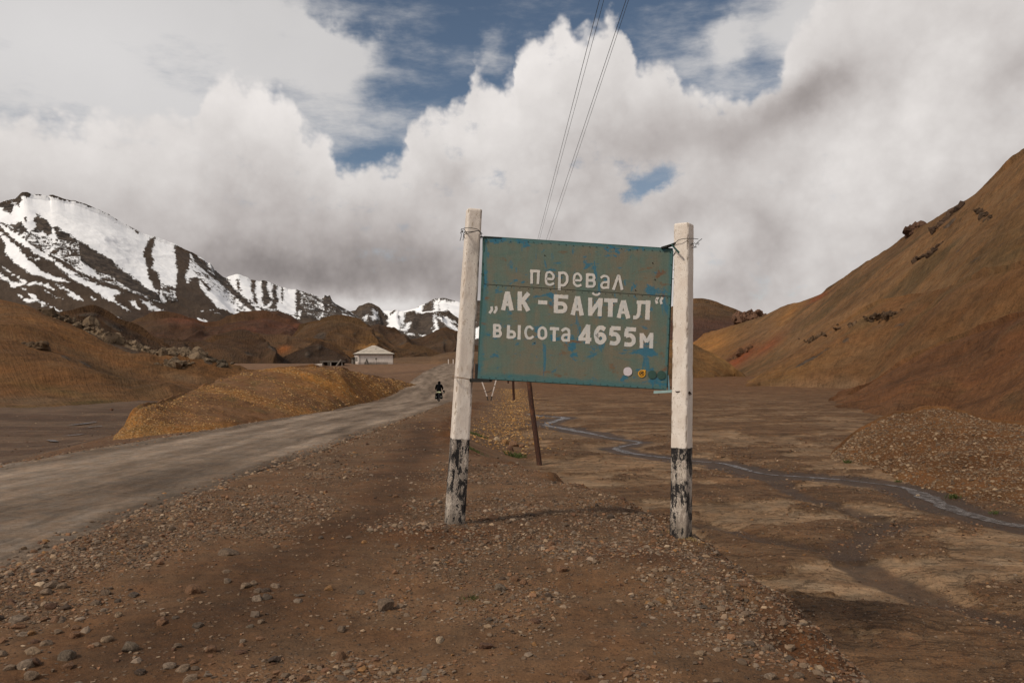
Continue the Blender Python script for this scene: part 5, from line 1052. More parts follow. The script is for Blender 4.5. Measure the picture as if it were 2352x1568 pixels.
for i in range(9): MB().box((-2.1+i*.5, random.uniform(-.05, .05), .02+.03*i), (.46, .4, .35+.06*i+random.uniform(-.08, .08))).build('block', mWall, lw)
# ------------------------------------------------------------------ cyclist
DCY = 71.5; cxx = (1008-CX)/F*DCY
_e = 1e-3
zc = gz(cxx, DCY)+.03
mTyre = simple('black_rubber', (.012, .012, .013), .7); mFrame = simple('dark_bike_frame', (.02, .02, .024), .4); mBag = simple('black_pannier_cloth', (.006, .006, .0065), .9, spec=.05); mCloth = simple('black_jacket_cloth', (.005, .005, .0055), .95, sc=8, spec=.03); mMat = simple('pale_yellow_roll', (.55, .56, .34), .7, var=.05); mRim = simple('dull_alloy', (.2, .2, .21), .4, .6); mSkin = simple('sunburnt_skin', (.20, .09, .05), .6, var=.05); mRefl = simple('white_reflector', (.6, .58, .5), .4)
bike = empty('bicycle', (cxx, DCY, zc), R(2), label='loaded touring bicycle ridden away from the camera along the gravel road', cat='bicycle')
def wheel(y):
    w = MB().tube([(0, y+.335*math.cos(a), .35+.335*math.sin(a)) for a in np.linspace(0, 2*math.pi, 29)[:-1]], .027, 8, True).build('wheel', mTyre, bike, smooth=True)
    MB().tube([(0, y+.305*math.cos(a), .35+.305*math.sin(a)) for a in np.linspace(0, 2*math.pi, 25)[:-1]], .012, 6, True).build('rim', mRim, w, smooth=True)
    s = MB()
    for k in range(16):
        a = k*math.pi/8; s.bar((.02*(-1)**k, y, .35), (0, y+.3*math.cos(a), .35+.3*math.sin(a)), .003)
    s.build('spokes', mRim, w); MB().tube([(-.04, y, .35), (.04, y, .35)], .025, 8).build('hub', mRim, w)
wheel(-.0); wheel(1.05)
fm = MB()
for a, b_ in (((0, .44, .28), (0, .30, .88)), ((0, .44, .28), (0, .92, .82)), ((0, .32, .84), (0, .90, .90)), ((.05, 0, .35), (.03, .32, .80)), ((-.05, 0, .35), (-.03, .32, .80)), ((.05, 0, .35), (.03, .44, .28)), ((-.05, 0, .35), (-.03, .44, .28)), ((0, .91, .95), (0, .93, .75)), ((.05, .94, .72), (.05, 1.05, .35)), ((-.05, .94, .72), (-.05, 1.05, .35)), ((.05, .94, .73), (-.05, .94, .73))): fm.tube([a, b_], .016, 8)
fm.build('frame', mFrame, bike)
MB().tube([(-.30, .80, 1.02), (-.27, .92, 1.03), (0, .92, 1.02), (.27, .92, 1.03), (.30, .80, 1.02)], .014, 8).build('handlebar', mFrame, bike, smooth=True)
MB().box((0, .24, .96), (.17, .26, .06), taper=.8).build('saddle', mTyre, bike)
rk_ = MB(); rk_.box((0, -.08, .78), (.13, .38, .02))
for s in (-1, 1): rk_.bar((s*.06, 0, .36), (s*.06, -.1, .78), .012); rk_.bar((s*.06, 0, .36), (s*.06, .08, .78), .012)
rk_.build('luggage_rack', mFrame, bike)
MB().tube([(0, .37*math.cos(a), .35+.37*math.sin(a)) for a in np.linspace(R(10), R(190), 14)], .022, 6).build('mudguard', mFrame, bike)
for s in (-1, 1): MB().box((s*.12, .44+s*.12, .28-s*.13), (.09, .1, .025)).build('pedal', mFrame, bike)
def bag(loc, size, label, r=0.):
    t = empty('pannier_bag', (cxx+loc[0], DCY+loc[1], zc+loc[2]), label=label, cat='bag', group='bags on the bicycle'); mb = MB().box((0, 0, 0), size, Matrix.Rotation(r, 3, 'Y'), taper=.88); o = mb.build('bag_body', mBag, t)
    bv = o.modifiers.new('round', 'BEVEL'); bv.width = .05; bv.segments = 3
    MB().box((0, -size[1]/2-.01, -.04), (.05, .012, .05)).build('reflector', mRefl, t); MB().box((0, 0, size[2]/2), (size[0]*.95, size[1]*.95, .05)).build('flap', mBag, t)
bag((-.21, -.06, .50), (.19, .34, .46), 'black pannier bag on the left side of the bicycle rear wheel', .05); bag((.22, -.06, .52), (.21, .34, .50), 'black pannier bag on the right side of the bicycle rear wheel', -.08); bag((.40, .42, .86), (.16, .28, .22), 'small black bag bulging at the right hip of the rider')
o = MB().tube([(-.18, 0, 0), (.18, 0, 0)], .055, 10).build('rolled_mat', mMat, smooth=True); o.location = (cxx, DCY-.2, zc+.86); tag(o, 'pale yellow rolled mat strapped across the rack behind the rider', 'rolled mat')
# rider: one skinned body
VS = []; ES = []; RD = []
def J(p, r, par=None):
    VS.append(p); RD.append(r)
    if par is not None: ES.append((par, len(VS)-1))
    return len(VS)-1
pel = J((0, .26, 1.02), .19); sp1 = J((0, .32, 1.15), .20, pel); sp2 = J((0, .42, 1.32), .23, sp1); ch_ = J((0, .50, 1.43), .20, sp2); nk = J((0, .60, 1.52), .075, ch_); hd = J((0, .65, 1.60), .10, nk); hd2 = J((0, .67, 1.68), .095, hd)
for s in (-1, 1):
    sh_ = J((s*.20, .52, 1.42), .11, ch_); elb = J((s*.30, .62, 1.18), .085, sh_); wr = J((s*.29, .79, 1.05), .052, elb); J((s*.285, .86, 1.045), .042, wr)
    hp_ = J((s*.10, .26, .95), .11, pel)
    kn = J((s*.12, .62, .86 if s > 0 else .66), .075, hp_); an = J((s*.12, .42+.08*s, .40 if s > 0 else .24), .048, kn); J((s*.12, .56+.08*s, .34 if s > 0 else .16), .04, an)
me = bpy.data.meshes.new('person'); me.from_pydata(VS, ES, []); bm_o = bpy.data.objects.new('person_body', me); COL.objects.link(bm_o)
sk = bm_o.modifiers.new('skin', 'SKIN')
if not me.skin_vertices:
    import bmesh
    bm = bmesh.new(); bm.from_mesh(me); bm.verts.layers.skin.verify(); bm.to_mesh(me); bm.free()
for i, r in enumerate(RD): me.skin_vertices[0].data[i].radius = (r, r)
me.skin_vertices[0].data[0].use_root = True
sb = bm_o.modifiers.new('sub', 'SUBSURF'); sb.levels = sb.render_levels = 2
dg = bpy.context.evaluated_depsgraph_get(); me2 = bpy.data.meshes.new_from_object(bm_o.evaluated_get(dg)); bpy.data.objects.remove(bm_o)
me2.materials.clear(); me2.materials.append(mCloth); me2.polygons.foreach_set('use_smooth', [True]*len(me2.polygons))
per = empty('person', (cxx, DCY, zc), R(2), label='rider in a black hooded jacket seen from behind, leaning on the handlebar', cat='person')
bpy.context.view_layer.update()
mesh_obj('body', me2, per)
def ball(name, c_, r, mat, parent, sc=(1, 1, 1), seg=14):
    V = [(c_[0], c_[1], c_[2]+r*sc[2])]; 
    for i in range(1, 8):
        for k in range(seg): V.append((c_[0]+r*sc[0]*math.sin(math.pi*i/8)*math.cos(2*math.pi*k/seg), c_[1]+r*sc[1]*math.sin(math.pi*i/8)*math.sin(2*math.pi*k/seg), c_[2]+r*sc[2]*math.cos(math.pi*i/8)))
    V.append((c_[0], c_[1], c_[2]-r*sc[2])); Fs = [(0, 1+k, 1+(k+1) % seg) for k in range(seg)]+[(1+i*seg+k, 1+(i+1)*seg+k, 1+(i+1)*seg+(k+1) % seg, 1+i*seg+(k+1) % seg) for i in range(6) for k in range(seg)]+[(len(V)-1, 1+6*seg+(k+1) % seg, 1+6*seg+k) for k in range(seg)]
    return MB().add(V, Fs).build(name, mat, parent, smooth=True)
ball('hood', (0, .655, 1.645), .135, mCloth, per, (.95, 1.05, 1.12)); ball('face', (0, .74, 1.63), .075, mSkin, per, (.9, .8, 1.1))
for s in (-1, 1):
    hnd = ball('hand', (s*.287, .865, 1.045), .04, mSkin, per, (.9, 1.2, .7), 10)
    for k in range(4): MB().tube([(s*(.262+.017*k), .885, 1.055), (s*(.262+.017*k), .925+.004*(k % 2), 1.045), (s*(.262+.017*k), .93, 1.015)], [.009, .0085, .007], 6).build('finger', mSkin, hnd, smooth=True)
    MB().tube([(s*.255, .86, 1.04), (s*.245, .89, 1.02), (s*.25, .91, 1.005)], [.011, .01, .008], 6).build('thumb', mSkin, hnd, smooth=True)
    MB().box((s*.12, .50+.08*s, .345 if s > 0 else .165), (.09, .27, .085), taper=.8).build('shoe', mTyre, per)

# ------------------------------------------------------------------ rocks
def icosa():
    t = (1+5**.5)/2; V = [(-1, t, 0), (1, t, 0), (-1, -t, 0), (1, -t, 0), (0, -1, t), (0, 1, t), (0, -1, -t), (0, 1, -t), (t, 0, -1), (t, 0, 1), (-t, 0, -1), (-t, 0, 1)]
    Fs = [(0, 11, 5), (0, 5, 1), (0, 1, 7), (0, 7, 10), (0, 10, 11), (1, 5, 9), (5, 11, 4), (11, 10, 2), (10, 7, 6), (7, 1, 8), (3, 9, 4), (3, 4, 2), (3, 2, 6), (3, 6, 8), (3, 8, 9), (4, 9, 5), (2, 4, 11), (6, 2, 10), (8, 6, 7), (9, 8, 1)]
    V = np.array(V, float); return V/np.linalg.norm(V[0]), np.array(Fs)
def subdiv(V, Fs):
    V = list(map(tuple, V)); cache = {}; out = []
    def mid_(a, b_):
        k = (min(a, b_), max(a, b_))
        if k not in cache:
            p = (np.array(V[a])+np.array(V[b_])); p /= np.linalg.norm(p); V.append(tuple(p)); cache[k] = len(V)-1
        return cache[k]
    for a, b_, c_ in Fs:
        x, y, z = mid_(a, b_), mid_(b_, c_), mid_(c_, a); out += [(a, x, z), (b_, y, x), (c_, z, y), (x, y, z)]
    return np.array(V), np.array(out)
IV, IF = icosa(); IV2, IF2 = subdiv(IV, IF); IV3, IF3 = subdiv(IV2, IF2)
def cutrock(V, seed, cuts=7, rough=.06):
    r = np.random.default_rng(seed); P = V*np.array([1, r.uniform(.65, .9), r.uniform(.45, .7)])
    for _ in range(cuts):
        d = r.normal(size=3); d /= np.linalg.norm(d); lim = r.uniform(.38, .62); ex = np.clip(P@d-lim, 0, None); P = P-ex[:, None]*d*.92
    P = P*(1+rough*fbm(P*2.4+seed, 3, seed))[:, None]; return P/np.abs(P).max()
PAL = np.array([(.20, .165, .135), (.145, .12, .10), (.26, .215, .17), (.10, .088, .08), (.145, .13, .115), (.24, .15, .075), (.19, .12, .08), (.12, .075, .055), (.33, .29, .24), (.17, .11, .075), (.21, .185, .165), (.075, .06, .052)])
PAL = PAL*np.array([1.05, .87, .69])
PW = np.array([3.4, 3.4, 1.2, 1.6, .7, .35, 1.8, 1.2, .35, 2.6, 1.6, 1.]); PW /= PW.sum()
mGr, g, b = material('pebbles', .85, .2)
co = g.coord('Object'); n = g.noise(co, 90, 5, .7); g.put(b.inputs['Base Color'], g.scale(g.attr('col', 'Color'), g.lin(n, .25, .75, .72, 1.28))); g.put(b.inputs['Normal'], g.bump(n, .6, .004))
def pebbles(name, P, size, pal=PAL, pw=PW, label=None, variants=10, sink=.25, N=None, flat=1., V0=None, F0=None, mat=None):
    V0 = IV if V0 is None else V0; F0 = IF if F0 is None else F0
    n = len(P); vs_ = np.stack([cutrock(V0, 100+k, 5, .12) for k in range(variants)]); k = rng.integers(0, variants, n)
    B = vs_[k]*size[:, None, None]; B[..., 2] *= (rng.uniform(.6, 1.1, n)*flat)[:, None]
    a = rng.uniform(0, 2*np.pi, n); tl = rng.normal(0, .22, n); ca, sa = np.cos(a)[:, None], np.sin(a)[:, None]; ct, st_ = np.cos(tl)[:, None], np.sin(tl)[:, None]
    x, z = B[..., 0]*ct-B[..., 2]*st_, B[..., 0]*st_+B[..., 2]*ct; y = B[..., 1]
    B = np.stack([x*ca-y*sa, x*sa+y*ca, z], -1)
    B += P[:, None]; B[..., 2] += (size*.5*(.5-sink))[:, None]
    Fs = (F0[None]+(np.arange(n)*len(V0))[:, None, None]).reshape(-1, 3)
    me = fast_mesh(name, B, Fs, mat or mGr, False, 3); c_ = pal[rng.choice(len(pal), n, p=pw)]*rng.uniform(.7, 1.3, n)[:, None]
    vattr(me, 'col', np.repeat(c_, len(V0), 0)); o = mesh_obj(name, me, kind='stuff')
    if label: o['label'] = label
    return o
# gravel over the foreground, thinned on the wheel-worn dirt
def samp(n, rmin, rmax, p=1.0, half=36):
    u = rng.uniform(0, 1, n); r = (rmin**p+(rmax**p-rmin**p)*u)**(1/p); a = R(half)*rng.uniform(-1, 1, n); return r*np.sin(a), r*np.cos(a)
def accept(x, y):
    w1 = fbm(P2d(x, y, .5), 5, 51); w3 = fbm(P2d(x, y, 1.7), 5, 71); xc = road_x(y); o = x-xc-HW
    dt = np.minimum(polydist(x, y, TRACK), polydist(x, y, TRACK2)); trk = np.exp(-((dt+.25*w1).clip(0)/.42)**2)
    pr = .28+1.15*w1+.8*w3+.7*np.exp(-(np.clip(o, 0, 99)/1.8)**2)-.8*trk
    pr += .5*np.exp(-(((x-.05)/1.0)**2+((y-6.7)/.55)**2))+.35*np.exp(-(((x+1.5)/.7)**2+((y-4.6)/.9)**2))
    pr = np.clip(pr, .05, 1); xr = np.interp(y, [0, 3, 5, 7.2, 9.5, 12, 16, 21, 30, 66], [1.9, 1.8, 1.68, 1.62, 1.2, .4, -.8, -2, -2.8, -3.9])
    pr = np.where(x > xr+.9, .10*np.clip(.5-1.5*w1, 0, 1), pr); pr = np.where(o < .0, .13*(o > -5.5), pr); pr = np.where(o < -6.1, .25, pr)
    return rng.uniform(0, 1, len(x)) < pr
def field(name, n, r0, r1, s0, s1, pw_, p=1.0, label=None, **kw):
    x, y = samp(n, r0, r1, p); k = accept(x, y); x, y = x[k], y[k]; ds = polydist(x, y, STREAM); q = (ds > .6); x, y = x[q], y[q]
    s = s0*(s1/s0)**(rng.uniform(0, 1, len(x))**pw_); P = np.stack([x, y, zg(x, y)], -1); return pebbles(name, P, s, label=label, **kw)
CV = np.array([(x_, y_, z_) for x_ in (-1, 1) for y_ in (-1, 1) for z_ in (-1, 1)], float)/1.3; CF = np.array([(0, 1, 3), (0, 3, 2), (4, 6, 7), (4, 7, 5), (0, 4, 5), (0, 5, 1), (2, 3, 7), (2, 7, 6), (0, 2, 6), (0, 6, 4), (1, 5, 7), (1, 7, 3)])
field('gravel', 190000, 3.0, 13, .0055, .015, 1.5, 1.15, 'fine gravel strewn over the near roadside dirt', V0=CV, F0=CF, flat=.75)
field('gravel', 15000, 3.0, 14, .013, .036, 1.9, 1.1, 'coarser pebbles scattered over the near roadside dirt')
field('gravel', 60000, 11, 60, .010, .036, 1.8, .9, 'gravel spread along the embankment beyond the sign', V0=CV, F0=CF)
x_, y_ = samp(90000, 5, 34, 1.2, 37); xf_ = np.interp(y_, [0, 5, 8, 12, 18, 21, 26, 38], [4, 3.1, 3.0, 2.2, 1.3, .9, .5, .3])
k = (x_ > xf_-.3) & (rng.uniform(0, 1, len(x_)) < np.clip(.06+.5*terrace(x_, y_)*np.clip(.5+1.8*fbm(P2d(x_, y_, .7), 4, 131), 0, 1), 0, 1)); x_, y_ = x_[k], y_[k]; k = polydist(x_, y_, STREAM) > .5; x_, y_ = x_[k], y_[k]
pebbles('gravel', np.stack([x_, y_, zg(x_, y_)], -1), .008*(3.2**(rng.uniform(0, 1, len(x_))**1.8))*(.8+y_/30), PAL*np.array([.95, .9, .85]), label='thin gravel scattered over the silty riverbed', V0=CV, F0=CF, flat=.8)
# windrow of pebbles along the far edge of the road
yy = rng.uniform(8, 60, 5200); side = rng.uniform(0, 1, 5200) < .62; tt = np.where(side, -1, 1); xx = road_x(yy)+tt*(HW-.05)+rng.normal(0, .22, len(yy))
pebbles('gravel', np.stack([xx, yy, zg(xx, yy)+.02], -1), rng.uniform(.012, .04, len(yy))*(1+yy/60), label='line of loose gravel pushed to the road edges')
def on_surface(p, n, vmax=1., umin=0, umax=1, vmin=0.):
    S = p['S']; nv_, nu_ = S.shape[:2]; nf = (p['V'][:, 0] <= 1.0).sum()
    i = rng.uniform(vmin, vmax, n)*(nf-2); j = rng.uniform(umin, umax, n)*(nu_-2); a, b_ = i.astype(int), j.astype(int); fi, fj = (i-a)[:, None], (j-b_)[:, None]
    return (S[a, b_]*(1-fi)+S[a+1, b_]*fi)*(1-fj)+(S[a, b_+1]*(1-fi)+S[a+1, b_+1]*fi)*fj
OC = np.array([(.36, .185, .058), (.28, .15, .05), (.42, .26, .11), (.22, .12, .045), (.26, .165, .085)]); OW = np.ones(5)/5
P = on_surface(mound, 26000, 1., 0, 1); w = fbm(P*.25, 4, 15); P = P[rng.uniform(0, 1, len(P)) < .45+w]
pebbles('rubble', P, .018*(3.8**(rng.uniform(0, 1, len(P))**2.4))*(P[:, 1]/45), OC, OW, 'ochre rubble covering the mound beside the road')
BR = np.array([(.17, .11, .065), (.13, .085, .052), (.24, .165, .10), (.20, .125, .07), (.10, .065, .042)])
P = on_surface(pile, 12000, 1., .0, .62); pebbles('rubble', P, .013*(4.5**(rng.uniform(0, 1, len(P))**2.8))*1.0, BR, OW, 'loose stones covering the brown mound by the stream')
# orange rubble band on the embankment foot beyond the pole
yy = rng.uniform(26, 95, 3500); xx = np.interp(yy, [26, 46, 67, 95], [-.6, .2, .4, 0])+rng.normal(0, .8, len(yy)); pebbles('rubble', np.stack([xx, yy, zg(xx, yy)], -1), rng.uniform(.02, .06, len(yy)), OC, OW, 'ochre stones along the embankment foot beyond the poles')
# single stones one can pick out
STV = [cutrock(IV3, 500+k, 10, .14) for k in range(14)]
def stone_mat(i, c1):
    m, g, b = material('stone_surface', .8, .25); co = g.coord('Object'); n = g.noise(co, 3.2, 7, .65, .4); n2 = g.noise(co, 16, 5, .7)
    g.put(b.inputs['Base Color'], g.scale(g.mix(g.ss(n, .35, .65), tuple(q*.62 for q in c1), tuple(min(.6, q*1.3) for q in c1)), g.lin(n2, .3, .7, .82, 1.15))); g.put(b.inputs['Normal'], g.bump(g.m('ADD', n, g.m('MULTIPLY', n2, .4)), .6, .06)); return m
SM = [stone_mat(i, tuple(PAL[i])) for i in range(len(PAL))]
SMESH = {}
def stone(px, py, wpx, mi, label, vi=None, hgt=1., group=None, xy=None):
    if xy is None: p = pg(px, py); x, y = p[0], p[1]
    else: x, y = xy
    vi = random.randrange(14) if vi is None else vi
    if (vi, mi) not in SMESH:
        me = fast_mesh('stone', STV[vi], IF3, SM[mi], True, 3); SMESH[(vi, mi)] = me
        me.polygons.foreach_set('use_smooth', [False]*len(me.polygons))
    s = wpx/F*y/2 if xy is None else wpx
    o = bpy.data.objects.new('stone', SMESH[(vi, mi)]); link(o); o.scale = (s, s, s*hgt); o.location = (x, y, gz(x, y)+s*.18*hgt); o.rotation_euler = (random.uniform(-.2, .2), random.uniform(-.2, .2), random.uniform(0, 6.28))
    return tag(o, label, 'stone', group)
for a in [(886, 1396, 46, 1, 'pale grey craggy stone, the largest one in the middle foreground below the left post', 3, 1.25), (1076, 1548, 0, 0, None), (783, 1506, 34, 9, 'round orange-brown cobble near the bottom edge, left of centre', 5, 1.3), (444, 1367, 36, 9, 'brown block of stone in the left foreground', 2, 1.1), (40, 1430, 46, 10, 'flat grey stone close to the left edge of the picture', 4, .8), (296, 1500, 44, 4, 'angular slate grey stone, lower left foreground', 6, 1.2), (60, 1548, 50, 10, 'pale grey stone in the bottom left corner', 7, .9),
          (1148, 1350, 30, 4, 'blue-grey rounded cobble between the two sign posts in the foreground', 8, 1.1), (1290, 1318, 32, 6, 'brown angular stone lying in the gravel in front of the sign', 9, 1.0), (1520, 1378, 30, 5, 'yellow ochre stone below the right post', 10, .9), (1494, 1385, 22, 2, 'pale cream stone beside the ochre one below the right post', 1, .9), (1838, 1548, 30, 1, 'grey stone on the crumbling lip at the lower right', 11, 1.), (1770, 1552, 32, 0, 'tan stone at the bottom near the embankment lip', 12, 1.), (1180, 1330, 26, 9, 'small brown stone in front of the sign, left of the angular one', 0, 1.), (1230, 1430, 30, 7, 'dark reddish flat stone in the lower middle', 13, .7), (526, 1280, 44, 1, 'pair-like long grey stone at the edge of the tyre track', 2, .6), (842, 1020, 14, 7, 'dark stone on the road shoulder left of the left post', 4, 1.), (1500, 1250, 24, 6, 'brown stone at the foot of the right post', 6, 1.), (1330, 1560, 54, 9, 'broad orange-brown flat stone at the bottom centre', 3, .7), (1112, 1490, 44, 7, 'dark angular flat stone near the bottom, centre left', 9, .7), (1228, 1480, 20, 5, 'small yellow stone right of the dark flat stone', 5, 1.2),
          (1010, 1470, 30, 8, 'whitish stone in a small cluster near the bottom', 8, .8), (1605, 1510, 26, 2, 'pale stone in the lower right dirt', 0, .8), (1655, 1352, 30, 0, 'grey-brown slab near the embankment lip right of the post', 7, .8)]:
    if a[4]: stone(*a)
xs2, ys2 = samp(1500, 3.1, 10, 1.4); k = accept(xs2, ys2) & (xs2 < 1.75) & (xs2 > road_x(ys2)+HW+.2); xs2, ys2 = np.r_[xs2[k][:165], rng.uniform(-3.3, -.9, 90)], np.r_[ys2[k][:165], rng.uniform(3.5, 5.8, 90)]
sel = rng.choice(len(PAL), len(xs2), p=PW)
CN = ['tan grey', 'brown grey', 'light tan', 'dark grey', 'slate grey', 'ochre', 'warm brown', 'reddish brown', 'pale cream', 'brown', 'light grey', 'near black']
for x, y, mi in zip(xs2, ys2, sel):
    zn = 'between the road and the sign' if x < -1.6 else ('beyond the sign posts' if y > 7.6 else ('close in front of the sign posts' if y > 5.6 else ('at the bottom left of the picture' if x < -.8 else ('at the bottom right of the picture' if x > .5 else 'at the bottom centre of the picture'))))
    stone(0, 0, random.uniform(.015, .031)*(1+.05*y)*(1.25 if x < -.9 and y < 5.8 else 1), int(mi), 'small %s loose stone %s' % (CN[mi], zn), xy=(float(x), float(y)), hgt=random.uniform(.6, 1.1), group='small loose stones in the roadside dirt')
# stones by the embankment foot
for (px, py, w, mi, t_) in ((1160, 1018, 22, 5, 'ochre rock in the middle of the small heap on the embankment side'), (1180, 1024, 26, 9, 'largest brown rock of the small heap on the embankment side'), (1142, 1010, 18, 8, 'whitish rock at the upper left end of the small heap on the embankment side'), (1198, 1028, 14, 6, 'small rock at the right end of the heap on the embankment side'), (1172, 1034, 20, 7, 'dark reddish rock lowest in the small heap on the embankment side')): stone(px, py, w, mi, t_, group='heap of rocks on the embankment side', hgt=1.3)
stone(256, 942, 9, 7, 'dark lone rock on the flat riverbed left of the road', 3, 1.4)
stone(2108, 1131, 12, 8, 'pale stone at the edge of the brown mound by the stream', 4, 1.)

# outcrops: cragged rock masses made of broken blocks
mCr, g, b = material('crag_rock', .9, .15); co = g.coord('Object'); n = g.noise(co, 1.1, 8, .72, .5); n2 = g.noise(co, 5, 6, .7)
g.put(b.inputs['Base Color'], g.mix(g.ss(g.m('ADD', n, g.m('MULTIPLY', g.m('SUBTRACT', n2, .5), .6)), .30, .52), (.05, .034, .022), g.attr('col', 'Color'))); g.put(b.inputs['Normal'], g.bump(g.m('ADD', n, g.m('MULTIPLY', n2, .4)), 1., .35))
bpy.context.view_layer.update(); DG = bpy.context.evaluated_depsgraph_get()
def cast(px, py, D):
    if D > 0: return D
    a, y, z = ray(px, py); v = Vector((a, y, z)).normalized(); o_ = Vector((0, 0, CAMZ))+v*30
    hit, loc, *_ = scene.ray_cast(DG, o_, v)
    return loc.y if hit else -D
def outcrop(name, pts, label, colr, n=60, size=(.8, 2.2), spread=(1., 1.), up=.5, surf=None, seed=0, sinkz=.3, stuff=False):
    """pts: picture line with depth along which the crag runs"""
    r = np.random.default_rng(seed); n = int(n*3.2); pts = [(a_, b_, cast(a_, b_, c_)) for a_, b_, c_ in pts]; L = np.array([tuple(point(np.array(float(a)), float(b_), float(c_))) for a, b_, c_ in pts]); d = np.r_[0, np.cumsum(np.linalg.norm(np.diff(L, axis=0), axis=1))]
    s = r.uniform(0, d[-1], n); C0 = np.stack([np.interp(s, d, L[:, k]) for k in range(3)], -1)
    C0[:, :2] += r.normal(0, 1, (n, 2))*spread[0]; C0[:, 2] += r.uniform(-1, 1, n)*spread[1]; B = []; cc = []
    for i in range(n):
        sz = size[0]*.42*(size[1]*1.0/(size[0]*.42))**(r.uniform()**1.6); V = cutrock(IV2, seed*100+i, 14, .5)*sz*np.array([1, .8, r.uniform(.6, 1.5)])
        a = r.uniform(0, 6.28); q = r.normal(0, .3); M = np.array(Matrix.Rotation(a, 3, 'Z') @ Matrix.Rotation(q, 3, 'X')); B.append(V@M.T+C0[i]-np.array([0, 0, (sinkz+.25)*sz])); cc.append(np.repeat([np.array(colr)*r.uniform(.65, 1.25)], len(V), 0))
    V = np.concatenate(B); cen = V.mean(0); Fs = (IF2[None]+(np.arange(n)*len(IV2))[:, None, None]).reshape(-1, 3)
    me = fast_mesh(name, V-cen, Fs, mCr, False, 3); vattr(me, 'col', np.concatenate(cc)); o = mesh_obj(name, me); o.location = cen; return tag(o, label, kind='stuff') if stuff else tag(o, label, 'rock outcrop')
TAN = (.21, .15, .095)
outcrop('rock_outcrop', [(70, 712, 118), (120, 727, 118), (165, 744, 118)], 'uppermost dark jagged rocks along the crest of the left hillside', (.13, .09, .055), 70, (.5, 1.5), (1.0, .5), seed=1)
outcrop('rock_outcrop', [(165, 744, 118), (215, 764, 117.5), (262, 784, 117)], 'tan broken rocks halfway down the crest of the left hillside', TAN, 80, (.5, 1.4), (1.0, .5), seed=2)
outcrop('rock_outcrop', [(265, 786, 117), (300, 798, 116.5), (345, 814, 115.5)], 'tan blocky rocks low on the crest of the left hillside', TAN, 80, (.5, 1.5), (1.1, .5), seed=3)
outcrop('rock_outcrop', [(386, 812, -110), (410, 809, -111), (445, 818, -110)], 'tan craggy knob of rock above the gap at the end of the left hillside', TAN, 90, (.6, 1.5), (.9, .6), seed=4)
outcrop('rock_outcrop', [(388, 832, -103), (420, 837, -102)], 'pale rocks just below the craggy knob on the left hillside', TAN, 36, (.5, 1.1), (.6, .4), seed=5)
outcrop('rock_outcrop', [(478, 824, -109), (492, 832, -108), (510, 842, -106)], 'small dark rocks on the last slope of the left hillside', (.10, .075, .05), 34, (.4, 1.0), (.6, .3), seed=6)
outcrop('rock_outcrop', [(70, 792, -96), (96, 800, -95)], 'dark rock bulge in the middle of the left hillside face', (.11, .07, .04), 30, (.6, 1.3), (.6, .4), seed=7)
REDB = (.15, .082, .052)
outcrop('rock_outcrop', [(1694, 738, 395), (1700, 724, 394), (1706, 722, 394), (1711, 736, 393)], 'left half of the twin red-brown rock towers on the saddle', REDB, 34, (1.6, 3.4), (.9, 1.3), seed=8, sinkz=0.)
outcrop('rock_outcrop', [(1715, 736, 392), (1726, 722, 391), (1740, 722, 390), (1750, 732, 389)], 'right half of the twin red-brown rock towers on the saddle', REDB, 44, (1.6, 3.4), (1.0, 1.6), seed=9, sinkz=0.)
outcrop('rock_outcrop', [(2096, 541, 232), (2103, 524, 232), (2116, 521, 231), (2126, 526, 230)], 'square red-brown tor on the skyline of the right slope', (.12, .065, .042), 40, (1.3, 2.4), (.7, .8), seed=10, sinkz=.0)
outcrop('rock_outcrop', [(2160, 520, -207), (2178, 500, -208), (2200, 480, -210), (2216, 468, -210)], 'long dark crag slanting below the skyline of the right slope', (.085, .052, .034), 60, (.7, 1.9), (.7, .7), seed=11, sinkz=.6)
outcrop('rock_outcrop', [(2244, 480, -196), (2262, 487, -195), (2282, 498, -193)], 'short dark crag high on the right slope near the picture edge', (.075, .048, .03), 40, (.6, 1.2), (.3, .3), seed=12, sinkz=.6)
outcrop('rock_outcrop', [(2104, 598, -190), (2122, 589, -190), (2150, 576, -190), (2162, 560, -191)], 'broken dark crags in the middle of the right slope', (.07, .042, .026), 60, (.6, 1.4), (.45, .4), seed=13, sinkz=.6)
outcrop('rock_outcrop', [(1607, 693, 900), (1618, 691, 900), (1624, 694, 900)], 'tiny rocky summit of the far rounded hill', (.09, .06, .045), 16, (1.6, 3.2), (1.5, .6), seed=14)
outcrop('rock_outcrop', [(1668, 826, -300), (1690, 822, -300), (1712, 805, -300), (1735, 795, -300)], 'orange-brown rocks in the red gully at the foot of the right slope', (.13, .065, .035), 40, (.9, 2.0), (1.0, .8), seed=15, sinkz=.6)
outcrop('rock_outcrop', [(1865, 780, -125), (1900, 768, -125), (1950, 745, -125), (1975, 738, -125)], 'broken line of brown rocks along the rounded rib of the right hillside', (.13, .08, .045), 60, (.35, .8), (.8, .5), seed=16, sinkz=.6, stuff=True)
outcrop('rock_outcrop', [(2000, 728, -110), (2040, 722, -110), (2070, 714, -110)], 'small dark rocks on the upper rib of the right hillside', (.10, .062, .036), 40, (.3, .7), (.8, .4), seed=17, sinkz=.6, stuff=True)
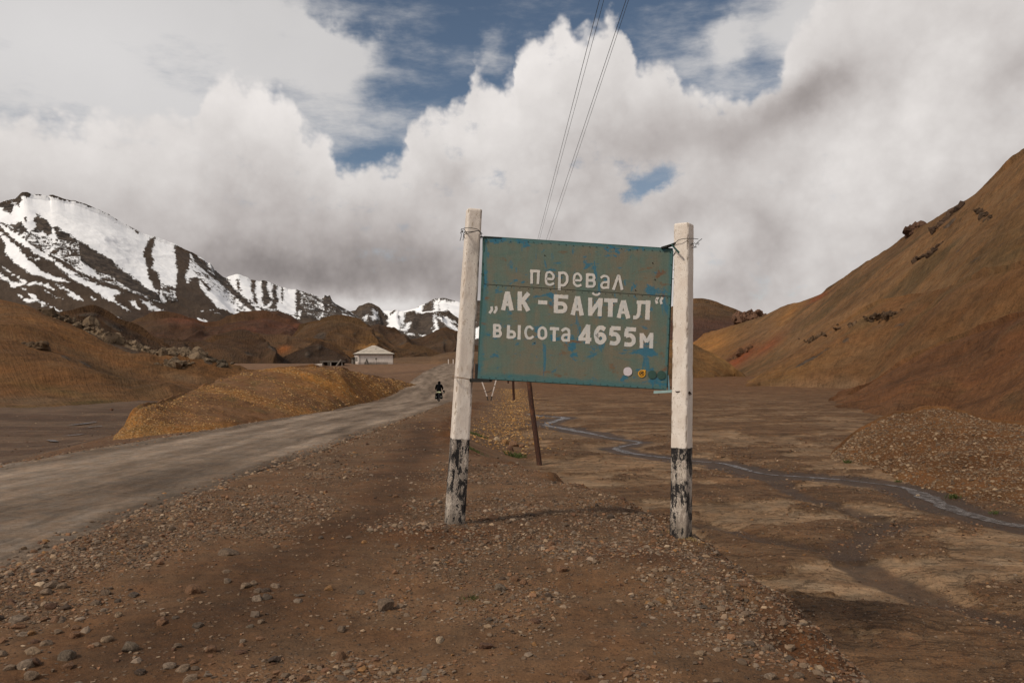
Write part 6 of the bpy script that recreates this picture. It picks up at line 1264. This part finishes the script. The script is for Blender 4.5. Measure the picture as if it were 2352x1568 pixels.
# tufts of grass
mGrass = simple('short_green_grass', (.060, .075, .018), .8, var=.35, sc=12)
mStraw = simple('dry_straw', (.28, .19, .08), .9, var=.3, sc=20)
def tuft(name, px, py, w, h_, n, label, mat=mGrass, cat='grass tuft'):
    p = pg(px, py); mb = MB(); 
    for _ in range(n):
        x, y = random.gauss(0, w*.4), random.gauss(0, w*.35); z = gz(p[0]+x, p[1]+y)-gz(p[0], p[1]); a = random.uniform(0, 6.28); l = h_*random.uniform(.5, 1.1); lx, ly = random.gauss(0, l*.45), random.gauss(0, l*.45); ww = h_*.09
        mb.add([(x-ww*math.cos(a), y-ww*math.sin(a), z-.005), (x+ww*math.cos(a), y+ww*math.sin(a), z-.005), (x+lx*.5+ww*.6*math.cos(a), y+ly*.5+ww*.6*math.sin(a), z+l*.65), (x+lx, y+ly, z+l)], [(0, 1, 2), (0, 2, 3)])
    o = mb.build(name, mat); o.location = (p[0], p[1], gz(p[0], p[1])); return tag(o, label, kind='stuff')
tuft('grass_tuft', 1186, 1049, .35, .16, 160, 'dark green grass tuft at the embankment foot left of the pole'); tuft('grass_tuft', 1094, 998, .5, .09, 260, 'green grass patch on the embankment behind the left post'); tuft('grass_tuft', 1082, 1032, .45, .07, 260, 'yellow-green grass patch right beside the left post')
tuft('grass_tuft', 1080, 1378, .10, .02, 110, 'tiny green grass patch in the gravel in front of the sign'); tuft('grass_tuft', 1948, 1064, .14, .10, 70, 'lone green tuft at the toe of the brown mound'); tuft('grass_tuft', 2192, 1138, .15, .11, 80, 'green tuft on the bank of the stream under the brown mound'); tuft('grass_tuft', 2064, 1101, .10, .07, 50, 'small green tuft beside the stream, left of the larger bank tuft'); tuft('grass_tuft', 2285, 1172, .12, .07, 50, 'green tuft on the stream bank closest to the right edge')
tuft('straw_wisp', 1560, 1233, .12, .03, 240, 'dry straw packed round the foot of the right post', mStraw, 'dry grass'); tuft('straw_wisp', 1585, 1245, .10, .025, 120, 'wisps of dry straw to the right of the right post foot', mStraw, 'dry grass')
